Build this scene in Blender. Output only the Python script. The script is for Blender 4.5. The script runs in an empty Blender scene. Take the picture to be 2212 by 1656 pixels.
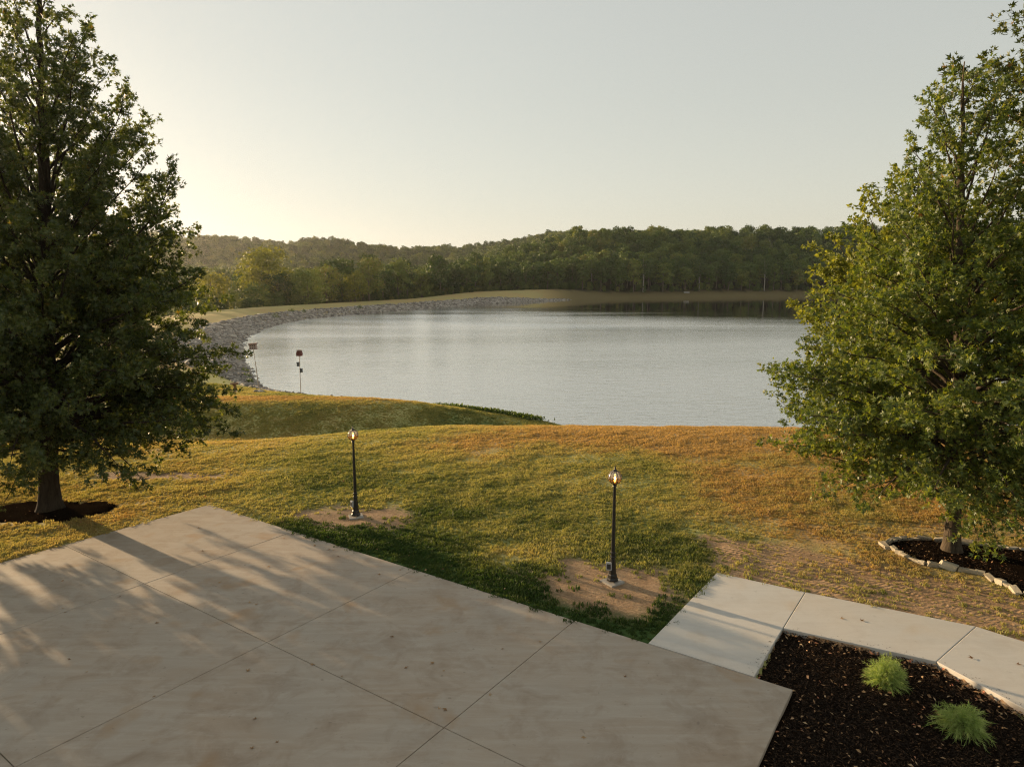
import bpy, bmesh, math, random
import numpy as np
from mathutils import Vector, Matrix

R = math.radians
scene = bpy.context.scene
col = scene.collection

# ------------------------------------------------------------------ camera, sky, sun, exposure
CAM_H = 7.8
cam_d = bpy.data.cameras.new('camera')
cam_d.sensor_width = 36.0
cam_d.lens = 36.0 * 1440.0 / 2212.0
cam_d.clip_start = 0.1
cam_d.clip_end = 12000
cam = bpy.data.objects.new('camera', cam_d)
col.objects.link(cam)
cam.location = (0, 0, CAM_H)
cam.rotation_euler = (R(90) - math.atan(228.0 / 1440.0), 0, 0)
scene.camera = cam

SUN_AZ, SUN_EL = R(-54.0), R(8.5)           # azimuth from +Y, clockwise; elevation
SUN_DIR = Vector((math.sin(SUN_AZ) * math.cos(SUN_EL), math.cos(SUN_AZ) * math.cos(SUN_EL), math.sin(SUN_EL)))
world = bpy.data.worlds.new('World')
scene.world = world
world.use_nodes = True
wn = world.node_tree
wn.nodes.clear()
sky = wn.nodes.new('ShaderNodeTexSky')
sky.sky_type = 'NISHITA'
sky.sun_disc = False
sky.sun_elevation = SUN_EL
sky.sun_rotation = SUN_AZ
sky.altitude = 100
sky.air_density = 1.25
sky.dust_density = 0.6
sky.ozone_density = 1.0
hsv = wn.nodes.new('ShaderNodeHueSaturation')
hsv.inputs['Saturation'].default_value = 0.55
gam = wn.nodes.new('ShaderNodeGamma')           # a humid evening sky: flatter than clear air
gam.inputs['Gamma'].default_value = 0.36
tin = wn.nodes.new('ShaderNodeMix'); tin.data_type = 'RGBA'; tin.blend_type = 'MULTIPLY'
tin.inputs[0].default_value = 1.0
tin.inputs[7].default_value = (1.93, 1.90, 1.76, 1)
bg = wn.nodes.new('ShaderNodeBackground')
bg.inputs['Strength'].default_value = 0.11
wo = wn.nodes.new('ShaderNodeOutputWorld')
wn.links.new(sky.outputs[0], hsv.inputs['Color'])
wn.links.new(hsv.outputs[0], gam.inputs['Color'])
wn.links.new(gam.outputs[0], tin.inputs[6])
wn.links.new(tin.outputs[2], bg.inputs['Color'])
wn.links.new(bg.outputs[0], wo.inputs['Surface'])

sun_d = bpy.data.lights.new('sun', 'SUN')
sun_d.energy = 4.8
sun_d.angle = R(0.6)
sun_d.color = (1.0, 0.72, 0.42)
sun = bpy.data.objects.new('sun', sun_d)
col.objects.link(sun)
sun.rotation_euler = SUN_DIR.to_track_quat('Z', 'Y').to_euler()

vs = scene.view_settings
vs.view_transform = 'Standard'
vs.look = 'None'
vs.exposure = 1.08
vs.gamma = 1.0
vs.use_curve_mapping = False
scene.render.engine = 'CYCLES'
scene.cycles.max_bounces = 8
scene.cycles.diffuse_bounces = 3
scene.cycles.glossy_bounces = 3
scene.cycles.transmission_bounces = 5
scene.cycles.transparent_max_bounces = 16
scene.cycles.volume_bounces = 1
scene.cycles.use_denoising = True
scene.cycles.denoising_prefilter = 'NONE'
scene.cycles.filter_width = 1.15

# ------------------------------------------------------------------ helpers
def tag(o, label=None, cat=None, group=None, kind=None):
    if label: o['label'] = label
    if cat: o['category'] = cat
    if group: o['group'] = group
    if kind: o['kind'] = kind
    return o

def empty(name, loc=(0, 0, 0), rz=0.0, parent=None):
    o = bpy.data.objects.new(name, None)
    o.empty_display_size = 0.2
    o.location = loc
    o.rotation_euler = (0, 0, rz)
    o.parent = parent
    col.objects.link(o)
    return o

def link(name, me, mat=None, parent=None, loc=None, rot=None):
    o = bpy.data.objects.new(name, me)
    if mat is not None and not me.materials:
        me.materials.append(mat)
    o.parent = parent
    if loc is not None: o.location = loc
    if rot is not None: o.rotation_euler = rot
    col.objects.link(o)
    return o

def np_mesh(name, V, F, smooth=False, attrs=None):
    """V (n,3), F (m,k) with constant k; attrs = {name: (n,) floats}"""
    V = np.asarray(V, dtype=np.float32); F = np.asarray(F, dtype=np.int32)
    me = bpy.data.meshes.new(name)
    me.vertices.add(len(V)); me.vertices.foreach_set('co', V.ravel())
    k = F.shape[1]
    me.loops.add(F.size); me.loops.foreach_set('vertex_index', F.ravel())
    me.polygons.add(len(F))
    me.polygons.foreach_set('loop_start', np.arange(0, F.size, k, dtype=np.int32))
    me.polygons.foreach_set('loop_total', np.full(len(F), k, dtype=np.int32))
    if smooth:
        me.polygons.foreach_set('use_smooth', np.ones(len(F), dtype=bool))
    for n, a in (attrs or {}).items():
        at = me.attributes.new(n, 'FLOAT', 'POINT')
        at.data.foreach_set('value', np.asarray(a, dtype=np.float32))
    me.update(calc_edges=True)
    me.validate()
    return me

def bm_mesh(name, bm, smooth=False):
    me = bpy.data.meshes.new(name)
    bm.to_mesh(me); bm.free()
    if smooth:
        me.polygons.foreach_set('use_smooth', np.ones(len(me.polygons), dtype=bool))
    return me

def sstep(a, b, x):
    t = np.clip((np.asarray(x, dtype=float) - a) / (b - a), 0, 1)
    return t * t * (3 - 2 * t)

def smin(a, b, k):
    h = np.clip(0.5 + 0.5 * (b - a) / k, 0, 1)
    return b * (1 - h) + a * h - k * h * (1 - h)

def smax(a, b, k):
    return -smin(-a, -b, k)

def vnoise(x, y, s, seed=0):
    """cheap smooth value noise in -1..1"""
    x = np.asarray(x, float) / s + seed * 17.13; y = np.asarray(y, float) / s - seed * 9.71
    xi = np.floor(x); yi = np.floor(y)
    fx = x - xi; fy = y - yi
    fx = fx * fx * (3 - 2 * fx); fy = fy * fy * (3 - 2 * fy)
    def h(i, j):
        v = np.sin(i * 127.1 + j * 311.7 + seed * 74.7) * 43758.5453
        return (v - np.floor(v)) * 2 - 1
    return ((h(xi, yi) * (1 - fx) + h(xi + 1, yi) * fx) * (1 - fy) +
            (h(xi, yi + 1) * (1 - fx) + h(xi + 1, yi + 1) * fx) * fy)

def catmull(P, n=6, closed=True):
    P = np.asarray(P, float); N = len(P); out = []
    rng = range(N) if closed else range(N - 1)
    for i in rng:
        if closed:
            p0, p1, p2, p3 = P[(i - 1) % N], P[i], P[(i + 1) % N], P[(i + 2) % N]
        else:
            p0, p1, p2, p3 = P[max(i - 1, 0)], P[i], P[i + 1], P[min(i + 2, N - 1)]
        for j in range(n):
            t = j / n
            out.append(0.5 * ((2 * p1) + (-p0 + p2) * t + (2 * p0 - 5 * p1 + 4 * p2 - p3) * t * t + (-p0 + 3 * p1 - 3 * p2 + p3) * t ** 3))
    if not closed: out.append(P[-1])
    return np.array(out)

def inside(poly, x, y):
    x = np.asarray(x, float); y = np.asarray(y, float)
    c = np.zeros(x.shape, bool)
    N = len(poly)
    for i in range(N):
        x0, y0 = poly[i]; x1, y1 = poly[(i + 1) % N]
        cond = ((y0 > y) != (y1 > y))
        with np.errstate(divide='ignore', invalid='ignore'):
            xx = (x1 - x0) * (y - y0) / (y1 - y0 + 1e-12) + x0
        c ^= cond & (x < xx)
    return c

def polydist(poly, x, y, closed=True):
    x = np.asarray(x, float); y = np.asarray(y, float)
    best = np.full(x.shape, 1e9)
    N = len(poly)
    for i in range(N if closed else N - 1):
        ax, ay = poly[i]; bx, by = poly[(i + 1) % N]
        dx, dy = bx - ax, by - ay
        t = np.clip(((x - ax) * dx + (y - ay) * dy) / (dx * dx + dy * dy + 1e-12), 0, 1)
        best = np.minimum(best, (x - ax - t * dx) ** 2 + (y - ay - t * dy) ** 2)
    return np.sqrt(best)

# ------------------------------------------------------------------ node material builder
class NB:
    def __init__(s, name):
        s.m = bpy.data.materials.new(name); s.m.use_nodes = True
        s.t = s.m.node_tree; s.t.nodes.clear()
        s.out = s.t.nodes.new('ShaderNodeOutputMaterial')
    def n(s, typ, ins=None, **kw):
        nd = s.t.nodes.new(typ)
        for k, v in kw.items(): setattr(nd, k, v)
        for k, v in (ins or {}).items(): s.set(nd, k, v)
        return nd
    def set(s, nd, k, v):
        sock = nd.inputs[k]
        if isinstance(v, bpy.types.NodeSocket): s.t.links.new(v, sock)
        elif isinstance(v, bpy.types.Node): s.t.links.new(v.outputs[0], sock)
        else:
            if sock.type == 'RGBA' and hasattr(v, '__len__') and len(v) == 3: v = (*v, 1)
            sock.default_value = v
    def pos(s): return s.n('ShaderNodeNewGeometry').outputs['Position']
    def obj(s): return s.n('ShaderNodeTexCoord').outputs['Object']
    def scale(s, vec, sc):
        return s.n('ShaderNodeMapping', {'Vector': vec, 'Scale': sc}).outputs[0]
    def noise(s, vec, scale, detail=4, rough=.55, dist=0.0):
        return s.n('ShaderNodeTexNoise', {'Vector': vec, 'Scale': scale, 'Detail': detail, 'Roughness': rough, 'Distortion': dist}).outputs[0]
    def attr(s, name, typ='GEOMETRY'):
        return s.n('ShaderNodeAttribute', attribute_name=name, attribute_type=typ).outputs['Fac']
    def math(s, op, a, b=0.0, clamp=False):
        nd = s.n('ShaderNodeMath', operation=op, use_clamp=clamp)
        s.set(nd, 0, a); s.set(nd, 1, b)
        return nd.outputs[0]
    def ramp(s, fac, stops, interp='LINEAR'):
        nd = s.n('ShaderNodeValToRGB'); nd.color_ramp.interpolation = interp
        el = nd.color_ramp.elements
        while len(el) < len(stops): el.new(0.5)
        for e, (p, c) in zip(el, stops):
            e.position = p; e.color = (*c, 1) if hasattr(c, '__len__') else (c, c, c, 1)
        s.set(nd, 0, fac)
        return nd.outputs[0]
    def mix(s, fac, a, b, blend='MIX'):
        nd = s.n('ShaderNodeMix', data_type='RGBA', blend_type=blend)
        for k, v in ((0, fac), (6, a), (7, b)): s.set(nd, k, v)
        return nd.outputs[2]
    def bump(s, h, strength, dist, normal=None):
        ins = {'Height': h, 'Strength': strength, 'Distance': dist}
        if normal is not None: ins['Normal'] = normal
        return s.n('ShaderNodeBump', ins).outputs[0]
    def principled(s, **kw):
        ins = {k.replace('_', ' '): v for k, v in kw.items()}
        return s.n('ShaderNodeBsdfPrincipled', ins).outputs[0]
    def done(s, surf):
        s.t.links.new(surf, s.out.inputs['Surface'])
        return s.m

def leaf_mat(name, stops, trans=0.35, trans_tint=(1.25, 1.3, 0.5), rough=0.5, spec=0.4, instancer=False, objrand=0.0, patch=0.0):
    b = NB(name)
    f = b.attr('rnd')
    if objrand:
        r = b.n('ShaderNodeObjectInfo').outputs['Random']
        f = b.math('ADD', b.math('MULTIPLY', f, 1 - objrand), b.math('MULTIPLY', r, objrand))
    if patch:
        nz = b.noise(b.obj(), 0.55, 2)
        f = b.math('ADD', f, b.math('MULTIPLY', b.math('MULTIPLY', b.math('SUBTRACT', nz, 0.58), patch), b.math('SUBTRACT', 1.0, b.math('POWER', f, 12.0))), clamp=True)
    c = b.ramp(f, stops)
    p = b.principled(Base_Color=c, Roughness=rough, Specular_IOR_Level=spec)
    tc = b.mix(1.0, c, trans_tint, 'MULTIPLY')
    t = b.n('ShaderNodeBsdfTranslucent', {'Color': tc}).outputs[0]
    mx = b.n('ShaderNodeMixShader', {0: trans, 1: p, 2: t}).outputs[0]
    return b.done(mx)

def plain(name, c, rough=0.6, metal=0.0, spec=0.5, var=0.15, scale=8.0, bump=0.0):
    b = NB(name)
    nz = b.noise(b.obj(), scale, 5)
    cc = b.mix(nz, tuple(x * (1 - var) for x in c), tuple(min(1, x * (1 + var)) for x in c))
    kw = dict(Base_Color=cc, Roughness=rough, Metallic=metal, Specular_IOR_Level=spec)
    if bump: kw['Normal'] = b.bump(nz, bump, 0.02)
    return b.done(b.principled(**kw))

# ------------------------------------------------------------------ the place: lake outline, pad, walkway, beds
WATER_Z = -2.2
LAKE = catmull([(-13.7, 53.9), (-18, 56.1), (-20.7, 57.9), (-23.7, 61.2), (-26, 65.5), (-30.2, 74.1), (-35.2, 85.2), (-42.4, 103.8),
    (-47.3, 121.4), (-50.8, 143), (-50.2, 162.4), (-43.8, 183), (-30.7, 215.5), (-10, 257.4), (17, 298), (42.7, 319), (95, 345), (150, 362),
    (230, 375), (320, 365), (350, 250), (260, 140), (150, 80), (70, 52), (30, 44.5), (15, 43.5), (8, 43.2), (4.5, 44.3), (2.3, 46.5),
    (-3, 49.8), (-8, 52.0)], 6)

PAD_A = np.array([math.cos(R(-34.6)), math.sin(R(-34.6))])
PAD_B = np.array([-PAD_A[1], PAD_A[0]])
PAD_C = np.array([-10.63, 22.45])
def pad_xy(a, b): return PAD_C + PAD_A * a + PAD_B * b
def pad_z(x, y): return -0.02 * (y - 20.0)
PAD_AJ = [0.0, 4.65, 9.72, 14.65, 19.33]
PAD_BJ = [0.0, -4.57, -9.14, -13.71, -18.3]
PAD_POLY = np.array([pad_xy(0, 0), pad_xy(19.33, 0), pad_xy(19.33, -18.3), pad_xy(0, -18.3)])
W = dict(w0=(2.97, 13.14), w1=(5.45, 16.73), w2=(7.3, 15.57), w3=(10.36, 13.85), w4=(10.98, 13.15), w5=(12.3, 11.0), w6=(12.9, 7.0),
         i0=(4.83, 11.86), i1=(6.02, 13.77), i2=(8.57, 12.42), i3=(9.17, 10.88), i4=(9.75, 9.2), i5=(10.2, 6.5))
# the first walkway panel butts against the pad's back edge
W['w0'] = tuple(pad_xy(16.42, 0.012)); W['i0'] = tuple(pad_xy(18.62, 0.012))
WALK_PANELS = [['w0', 'i0', 'i1', 'w2', 'w1'], ['i1', 'i2', 'w3', 'w2'], ['i2', 'i3', 'i4', 'w5', 'w4', 'w3'], ['i4', 'i5', 'w6', 'w5']]
WALK_POLY = np.array([W[k] for k in ('w0', 'i0', 'i1', 'i2', 'i3', 'i4', 'i5', 'w6', 'w5', 'w4', 'w3', 'w2', 'w1')])
MULCH_POLY = np.array([W['i0'], W['i1'], W['i2'], W['i3'], W['i4'], W['i5'], (9.6, 2.0), (3.0, -4.0), tuple(pad_xy(19.2, -18.0)), tuple(pad_xy(19.2, -0.1)), tuple(pad_xy(18.7, -0.1))])
EDGE_LINE = catmull([(18.5, 18.0), (16.5, 18.15), (14.81, 18.3), (13.7, 18.62), (12.67, 19.0), (12.26, 19.1), (11.52, 19.02), (11.0, 18.62), (11.12, 17.76),
                     (11.34, 17.27), (11.9, 16.97), (12.4, 16.61), (12.56, 15.83), (12.6, 15.3), (12.9, 14.4), (13.5, 13.4)], 8, closed=False)
RING_POLY = np.array([tuple(p) for p in EDGE_LINE] + [(18.5, 13.4)])
OAK_L = (-15.84, 21.9)
OAK_R = (12.65, 18.2)
LAMPS = [(-5.21, 21.3), (2.59, 16.2)]

def lake_sd(x, y):
    d = polydist(LAKE, x, y)
    return np.where(inside(LAKE, x, y), -d, d)

def ridge(x, y):
    """far wooded ridge beyond the dam"""
    top = (46 * np.exp(-((x + 470) / 130) ** 2) + 27 * np.exp(-((x + 345) / 55) ** 2) + 40 * np.exp(-((x + 232) / 75) ** 2)
           + 22 * np.exp(-((x + 110) / 80) ** 2) + 16 * np.exp(-((x - 30) / 150) ** 2) + 34 * np.exp(-((x + 800) / 260) ** 2) + 30 * np.exp(-((x - 500) / 350) ** 2))
    return (top + 5 * vnoise(x, y, 60, 3)) * np.exp(-((y - 880) / 210) ** 2)

def height(x, y, d=None):
    x = np.asarray(x, float); y = np.asarray(y, float)
    if d is None: d = lake_sd(x, y)
    shore = WATER_Z + np.where(d > 0, 0.30 * d, 0.45 * np.maximum(d, -8))
    # near lawn: gentle fall, rounded brow, hollow, grassy spit
    zp = -0.02 * (y - 20) - 0.035
    y1 = 29.5 + 4.5 * sstep(-17, -2, x) - 1.0 * sstep(10, 20, x)
    zn = zp - 0.0215 * np.maximum(0, y - y1) ** 2
    zn = zn + 0.05 * vnoise(x, y, 7, 1) * sstep(22, 30, y) + 0.02 * vnoise(x, y, 2.3, 2) * sstep(20, 26, y)
    zn = zn + (0.020 * vnoise(x, y, .55, 41) + 0.022 * vnoise(x, y * 1.4, 1.2, 42)) * sstep(14, 19, y) * sstep(60, 50, y)
    flo = -2.12 + 0.0 * x
    zn = smax(zn, flo, 0.5)
    mound = -2.12 + 1.32 * (1 - sstep(-10, 4, x)) * sstep(40.3, 46.6, y) - 0.55 * sstep(46.8, 56, y) * sstep(-40, -20, x)
    zn = np.where(y > 38, np.maximum(zn, mound + 0.03 * vnoise(x, y, 3, 5)), zn)
    near = smin(zn, np.maximum(shore, -7), 0.35)
    # dam: stone face, grassy crest, outer slope
    dam = np.minimum(WATER_Z + np.where(d > 0, 0.27 * d, 0.45 * np.maximum(d, -8)), -0.6) + 0.85 * sstep(5.6, 13, d) - 7.5 * sstep(18, 42, d)
    # far shore bank and hill
    hill = ((23.0 + 4.0 * sstep(70, 240, x)) * sstep(8, 105, d) * sstep(-75, 55, x + 0.05 * (y - 300)) + 1.5 * sstep(0, 12, d)) * sstep(230, 290, y + 0.25 * x)
    far_w = sstep(20, 48, x - 0.0 * y) * sstep(200, 260, y)
    bank = np.minimum(WATER_Z + np.where(d > 0, 0.075 * d, 0.45 * np.maximum(d, -8)), -0.4)
    outer = dam * (1 - far_w) + bank * far_w + hill * sstep(0, 6, d)
    outer = outer + ridge(x, y) * sstep(40, 120, d)
    # right hand bank of the lake
    rgt = sstep(20, 60, x) * (1 - sstep(200, 260, y))
    outer = outer * (1 - rgt) + rgt * (np.minimum(shore, -0.6) + 9 * sstep(20, 120, d))
    w = np.maximum(sstep(50, 72, y), sstep(45, 90, np.abs(x)) * sstep(40, 80, y))
    z = near * (1 - w) + outer * w
    # under the planting bed the soil lies lower than the slab
    z = z - 0.14 * (inside(MULCH_POLY, x, y))
    return z

def H1(x, y): return float(height(np.array([x]), np.array([y]))[0])

def ell(x, y, cx, cy, rx, ry, rot=0.0):
    c, s = math.cos(rot), math.sin(rot)
    u = ((x - cx) * c + (y - cy) * s) / rx; v = (-(x - cx) * s + (y - cy) * c) / ry
    return np.sqrt(u * u + v * v)

def lawn_attrs(x, y, d):
    """dry: 0 lush green .. 1 orange dry grass; dirt: bare reddish soil; sand: pale tracked soil; floor: wood floor"""
    n1 = vnoise(x, y, 3.2, 11); n2 = vnoise(x, y, 1.1, 12); n3 = vnoise(x, y, 9, 13)
    pa = (x - PAD_C[0]) * PAD_A[0] + (y - PAD_C[1]) * PAD_A[1]
    pb = (x - PAD_C[0]) * PAD_B[0] + (y - PAD_C[1]) * PAD_B[1]
    dry = 0.45 + 0 * x
    dry = dry + 0.42 * sstep(27.5, 33.5, y + 1.2 * n1) * (1 - sstep(38, 44, y)) * sstep(-9, 0, x)
    dry = dry + 0.38 * sstep(5.5, 9.5, x + 0.8 * n1) * sstep(15, 18, y)
    dry = dry + 0.20 * (1 - sstep(-13, -8, x + n1))
    dry = dry - 0.50 * (1 - sstep(0.4, 2.9, pb + 0.5 * n2)) * sstep(3.2, 5.0, pa) * (1 - sstep(16.5, 18.5, pa))
    dry = dry - 0.16 * (1 - sstep(19, 26, y)) * sstep(-6, -2, x) * (1 - sstep(4, 8, x))
    dry = dry - 0.28 * np.exp(-(ell(x, y, -3.0, 21.6, 1.6, 0.6)) ** 2) + 0.2 * np.exp(-(ell(x, y, 0.2, 18.0, 1.2, 0.7)) ** 2)
    # hollow and spit
    sp = sstep(40, 42, y) * (1 - sstep(50, 56, y)) * (1 - sstep(4, 6, x))
    dry = np.where(sp > 0.5, 0.62 - 0.30 * sstep(-9, -1, x) + 0.30 * sstep(45.5, 47.5, y) * (1 - sstep(-9, -3, x)), dry)
    dry = np.where((y > 48.5) & (x < -10), 0.50, dry)
    dry = dry + 0.13 * n1 + 0.08 * n2 + 0.06 * n3
    dry = np.where(y > 56, np.where((x > 14) & (y > 230), 0.80, np.where(y < 62, .5, .74) + .1 * n3 + .06 * n1), dry)
    e1 = ell(x, y, -5.05, 21.05, 2.45, 1.15, R(-14)); e2 = ell(x, y, 2.55, 16.0, 2.25, 1.55, R(-20))
    dirt = np.maximum((1 - e1) * .8 + 0.5, (1 - e2) * .8 + 0.5) + 0.25 * n2 + 0.12 * n1
    dirt = np.maximum(dirt, 1.25 - ell(x, y, -14.5, 26.3, 3.4, 0.9) + 0.3 * n2)
    dirt = np.clip(dirt, 0, 1)
    wd = polydist(WALK_POLY, x, y)
    sand = sstep(4.4, 6.4, x) * (1 - sstep(2.2, 4.0, wd + 0.5 * n1)) * sstep(9, 11, y) * (y > 11)
    sand = np.maximum(sand, 0.55 * sstep(7.5, 10, x) * (1 - sstep(19.5, 22, y)))
    sand = np.clip(sand + 0.2 * n2 * (sand > 0.05), 0, 1) * (y < 30)
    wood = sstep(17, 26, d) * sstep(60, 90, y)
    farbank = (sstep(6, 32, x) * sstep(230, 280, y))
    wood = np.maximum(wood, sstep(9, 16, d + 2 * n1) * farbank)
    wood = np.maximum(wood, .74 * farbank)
    return np.clip(dry, 0, 1), dirt, sand, np.clip(wood, 0, 1)

# ------------------------------------------------------------------ ground material (shared by soil and tufts)
DRY_STOPS = [(0.0, (0.045, 0.082, 0.020)), (0.28, (0.125, 0.152, 0.044)), (0.5, (0.335, 0.315, 0.115)), (0.72, (0.40, 0.325, 0.135)), (0.9, (0.42, 0.275, 0.115)), (1.0, (0.45, 0.31, 0.15))]
def ground_mat():
    b = NB('lawn_soil')
    p = b.pos()
    fine = b.noise(p, 14, 6, .65); mid = b.noise(p, 1.6, 5, .6); big = b.noise(p, 0.25, 3)
    streak = b.noise(b.scale(p, (0.9, 3.0, 1)), 1.8, 4)
    dry = b.attr('dry')
    f = b.math('ADD', dry, b.math('MULTIPLY', b.math('SUBTRACT', mid, .5), .38))
    f = b.math('ADD', f, b.math('MULTIPLY', b.math('SUBTRACT', fine, .5), .35))
    f = b.math('ADD', f, b.math('MULTIPLY', b.math('SUBTRACT', streak, .5), .25), clamp=True)
    grass = b.ramp(f, DRY_STOPS)
    dirtc = b.ramp(b.math('ADD', b.math('MULTIPLY', fine, .6), b.math('MULTIPLY', mid, .5)), [(0.3, (0.15, 0.092, 0.052)), (0.55, (0.29, 0.19, 0.11)), (0.8, (0.45, 0.32, 0.20))])
    sandc = b.ramp(b.math('ADD', b.math('MULTIPLY', fine, .7), b.math('MULTIPLY', mid, .4)), [(0.3, (0.18, 0.11, 0.06)), (0.55, (0.34, 0.22, 0.125)), (0.8, (0.52, 0.37, 0.23))])
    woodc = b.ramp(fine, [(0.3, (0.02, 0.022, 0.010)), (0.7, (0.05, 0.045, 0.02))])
    dm = b.math('ADD', b.attr('dirt'), b.math('MULTIPLY', b.math('SUBTRACT', b.noise(p, 3.5, 5, .7), .5), .7))
    dm = b.ramp(dm, [(0.35, 0.0), (0.75, 1.0)])
    sm = b.math('ADD', b.attr('sand'), b.math('MULTIPLY', b.math('SUBTRACT', b.noise(p, 2.6, 6, .75), .5), .9))
    sm = b.ramp(sm, [(0.38, 0.0), (0.75, 1.0)])
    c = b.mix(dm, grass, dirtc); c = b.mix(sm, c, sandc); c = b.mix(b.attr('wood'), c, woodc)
    # wheel tracks pressed into the loose soil beside the walk: rows of tread lugs
    wv = b.n('ShaderNodeTexWave', {'Vector': b.n('ShaderNodeMapping', {'Vector': p, 'Rotation': (0, 0, R(32))}).outputs[0], 'Scale': 1.1, 'Distortion': 7.0, 'Detail': 3.0, 'Detail Scale': 1.6}, wave_type='BANDS', bands_direction='Y').outputs['Fac']
    lug = b.n('ShaderNodeTexWave', {'Vector': b.n('ShaderNodeMapping', {'Vector': p, 'Rotation': (0, 0, R(70))}).outputs[0], 'Scale': 2.6, 'Distortion': 6.0, 'Detail': 3.0}, wave_type='BANDS').outputs['Fac']
    tr = b.math('MULTIPLY', b.math('MULTIPLY', b.math('MULTIPLY', wv, lug), b.ramp(b.noise(p, 0.8, 3), [(0.4, 0.0), (0.62, 1.0)])), sm)
    hgt = b.math('ADD', b.math('MULTIPLY', fine, .5), b.math('MULTIPLY', tr, .55))
    hgt = b.math('ADD', hgt, b.math('MULTIPLY', mid, .8))
    nm = b.bump(hgt, .9, .06)
    return b.done(b.principled(Base_Color=c, Roughness=.95, Specular_IOR_Level=.15, Normal=nm))
M_GROUND = ground_mat()

# ------------------------------------------------------------------ ground sheet (polar grid, fine in front, out to the horizon)
def build_ground():
    ang = np.unique(np.round(np.concatenate([np.arange(-62, 62.01, 0.3), np.arange(62, 298.01, 4.0)]), 4))
    ang = ang[ang < 298]
    rad = [2.0]
    while rad[-1] < 2600:
        r = rad[-1]
        rad.append(r * (1.013 if r < 120 else 1.02 if r < 500 else 1.05))
    rad = np.array(rad)
    A, Rr = np.meshgrid(np.radians(ang), rad)
    X = (np.sin(A) * Rr).ravel(); Y = (np.cos(A) * Rr).ravel()
    X = np.append(X, 0); Y = np.append(Y, 0)
    d = lake_sd(X, Y)
    Z = height(X, Y, d)
    na, nr = len(ang), len(rad)
    i = np.arange(nr - 1)[:, None]; j = np.arange(na)[None, :]; j2 = (j + 1) % na
    F = np.stack([i * na + j, i * na + j2, (i + 1) * na + j2, (i + 1) * na + j], -1).reshape(-1, 4)[:, ::-1]
    c = len(X) - 1
    dry, dirt, sand, wood = lawn_attrs(X, Y, d)
    # centre fan as degenerate-free quads is not needed: the tiny hole under the viewer gets a quad strip
    V = np.stack([X, Y, Z], 1)
    me = np_mesh('ground', V[:-1], F, True, dict(dry=dry[:-1], dirt=dirt[:-1], sand=sand[:-1], wood=wood[:-1]))
    o = link('ground', me, M_GROUND)
    return tag(o, 'lawn of green and dry orange grass sloping to the lake', 'ground', kind='structure')
build_ground()

# ------------------------------------------------------------------ water
def water_mat():
    b = NB('lake_water')
    p = b.pos()
    n1 = b.noise(b.scale(p, (0.55, 1.5, 1)), 1.25, 3, .55)
    n2 = b.noise(b.scale(p, (0.5, 1.2, 1)), 4.5, 2, .5)
    n3 = b.noise(b.scale(p, (0.35, 1.0, 1)), 0.22, 3, .5)
    breeze = b.noise(b.scale(p, (0.006, 0.03, 1)), 1.0, 3, .55, .6)
    wind = b.ramp(breeze, [(0.34, 0.55), (0.62, 1.0)])
    sep = b.n('ShaderNodeSeparateXYZ', {0: p})
    # lee of the far wood: the breeze dies towards the far right shore
    lee = b.math('ADD', sep.outputs[1], b.math('MULTIPLY', sep.outputs[0], 0.9))
    lee = b.math('ADD', lee, b.math('MULTIPLY', b.math('SUBTRACT', breeze, .5), 230.0))
    calm = b.n('ShaderNodeMapRange', {0: lee, 1: 178.0, 2: 240.0, 3: 1.0, 4: 0.05}).outputs[0]
    wind = b.math('MULTIPLY', wind, calm)
    h = b.math('ADD', b.math('MULTIPLY', n1, .7), b.math('MULTIPLY', n2, .25))
    h = b.math('ADD', h, b.math('MULTIPLY', n3, .5))
    h = b.math('MULTIPLY', h, wind)
    nm = b.bump(h, 1.0, 0.11)
    rough = b.math('ADD', 0.02, b.math('MULTIPLY', wind, 0.24))
    gl = b.n('ShaderNodeBsdfGlossy', {'Color': (0.98, 0.97, 0.94, 1), 'Roughness': rough, 'Normal': nm}, distribution='MULTI_GGX').outputs[0]
    df = b.n('ShaderNodeBsdfDiffuse', {'Color': (0.07, 0.072, 0.052, 1)}).outputs[0]
    geo = b.n('ShaderNodeNewGeometry')
    cosv = b.n('ShaderNodeVectorMath', {0: geo.outputs['Incoming'], 1: (0, 0, 1)}, operation='DOT_PRODUCT').outputs['Value']
    g = b.math('POWER', b.math('SUBTRACT', 1.0, b.math('ABSOLUTE', cosv)), 1.3)
    fac = b.math('ADD', 0.12, b.math('MULTIPLY', g, 0.88), clamp=True)
    return b.done(b.n('ShaderNodeMixShader', {0: fac, 1: df, 2: gl}).outputs[0])

def build_water():
    bm = bmesh.new()
    n = len(LAKE)
    vs_ = []
    for i in range(n):
        t = LAKE[(i + 1) % n] - LAKE[i - 1]
        t = t / np.linalg.norm(t)
        nrm = np.array([-t[1], t[0]])        # outline runs clockwise: left is outside
        q = LAKE[i] + nrm * 1.2
        vs_.append(bm.verts.new((q[0], q[1], WATER_Z)))
    f = bm.faces.new(vs_)
    bmesh.ops.triangulate(bm, faces=[f])
    bmesh.ops.recalc_face_normals(bm, faces=bm.faces)
    if sum(fc.normal.z for fc in bm.faces) < 0:
        bmesh.ops.reverse_faces(bm, faces=bm.faces)
    o = link('lake_water', bm_mesh('lake_water', bm), water_mat())
    tag(o, 'calm pale lake with dark reflections under the far wood', 'lake', kind='structure')
build_water()

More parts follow.
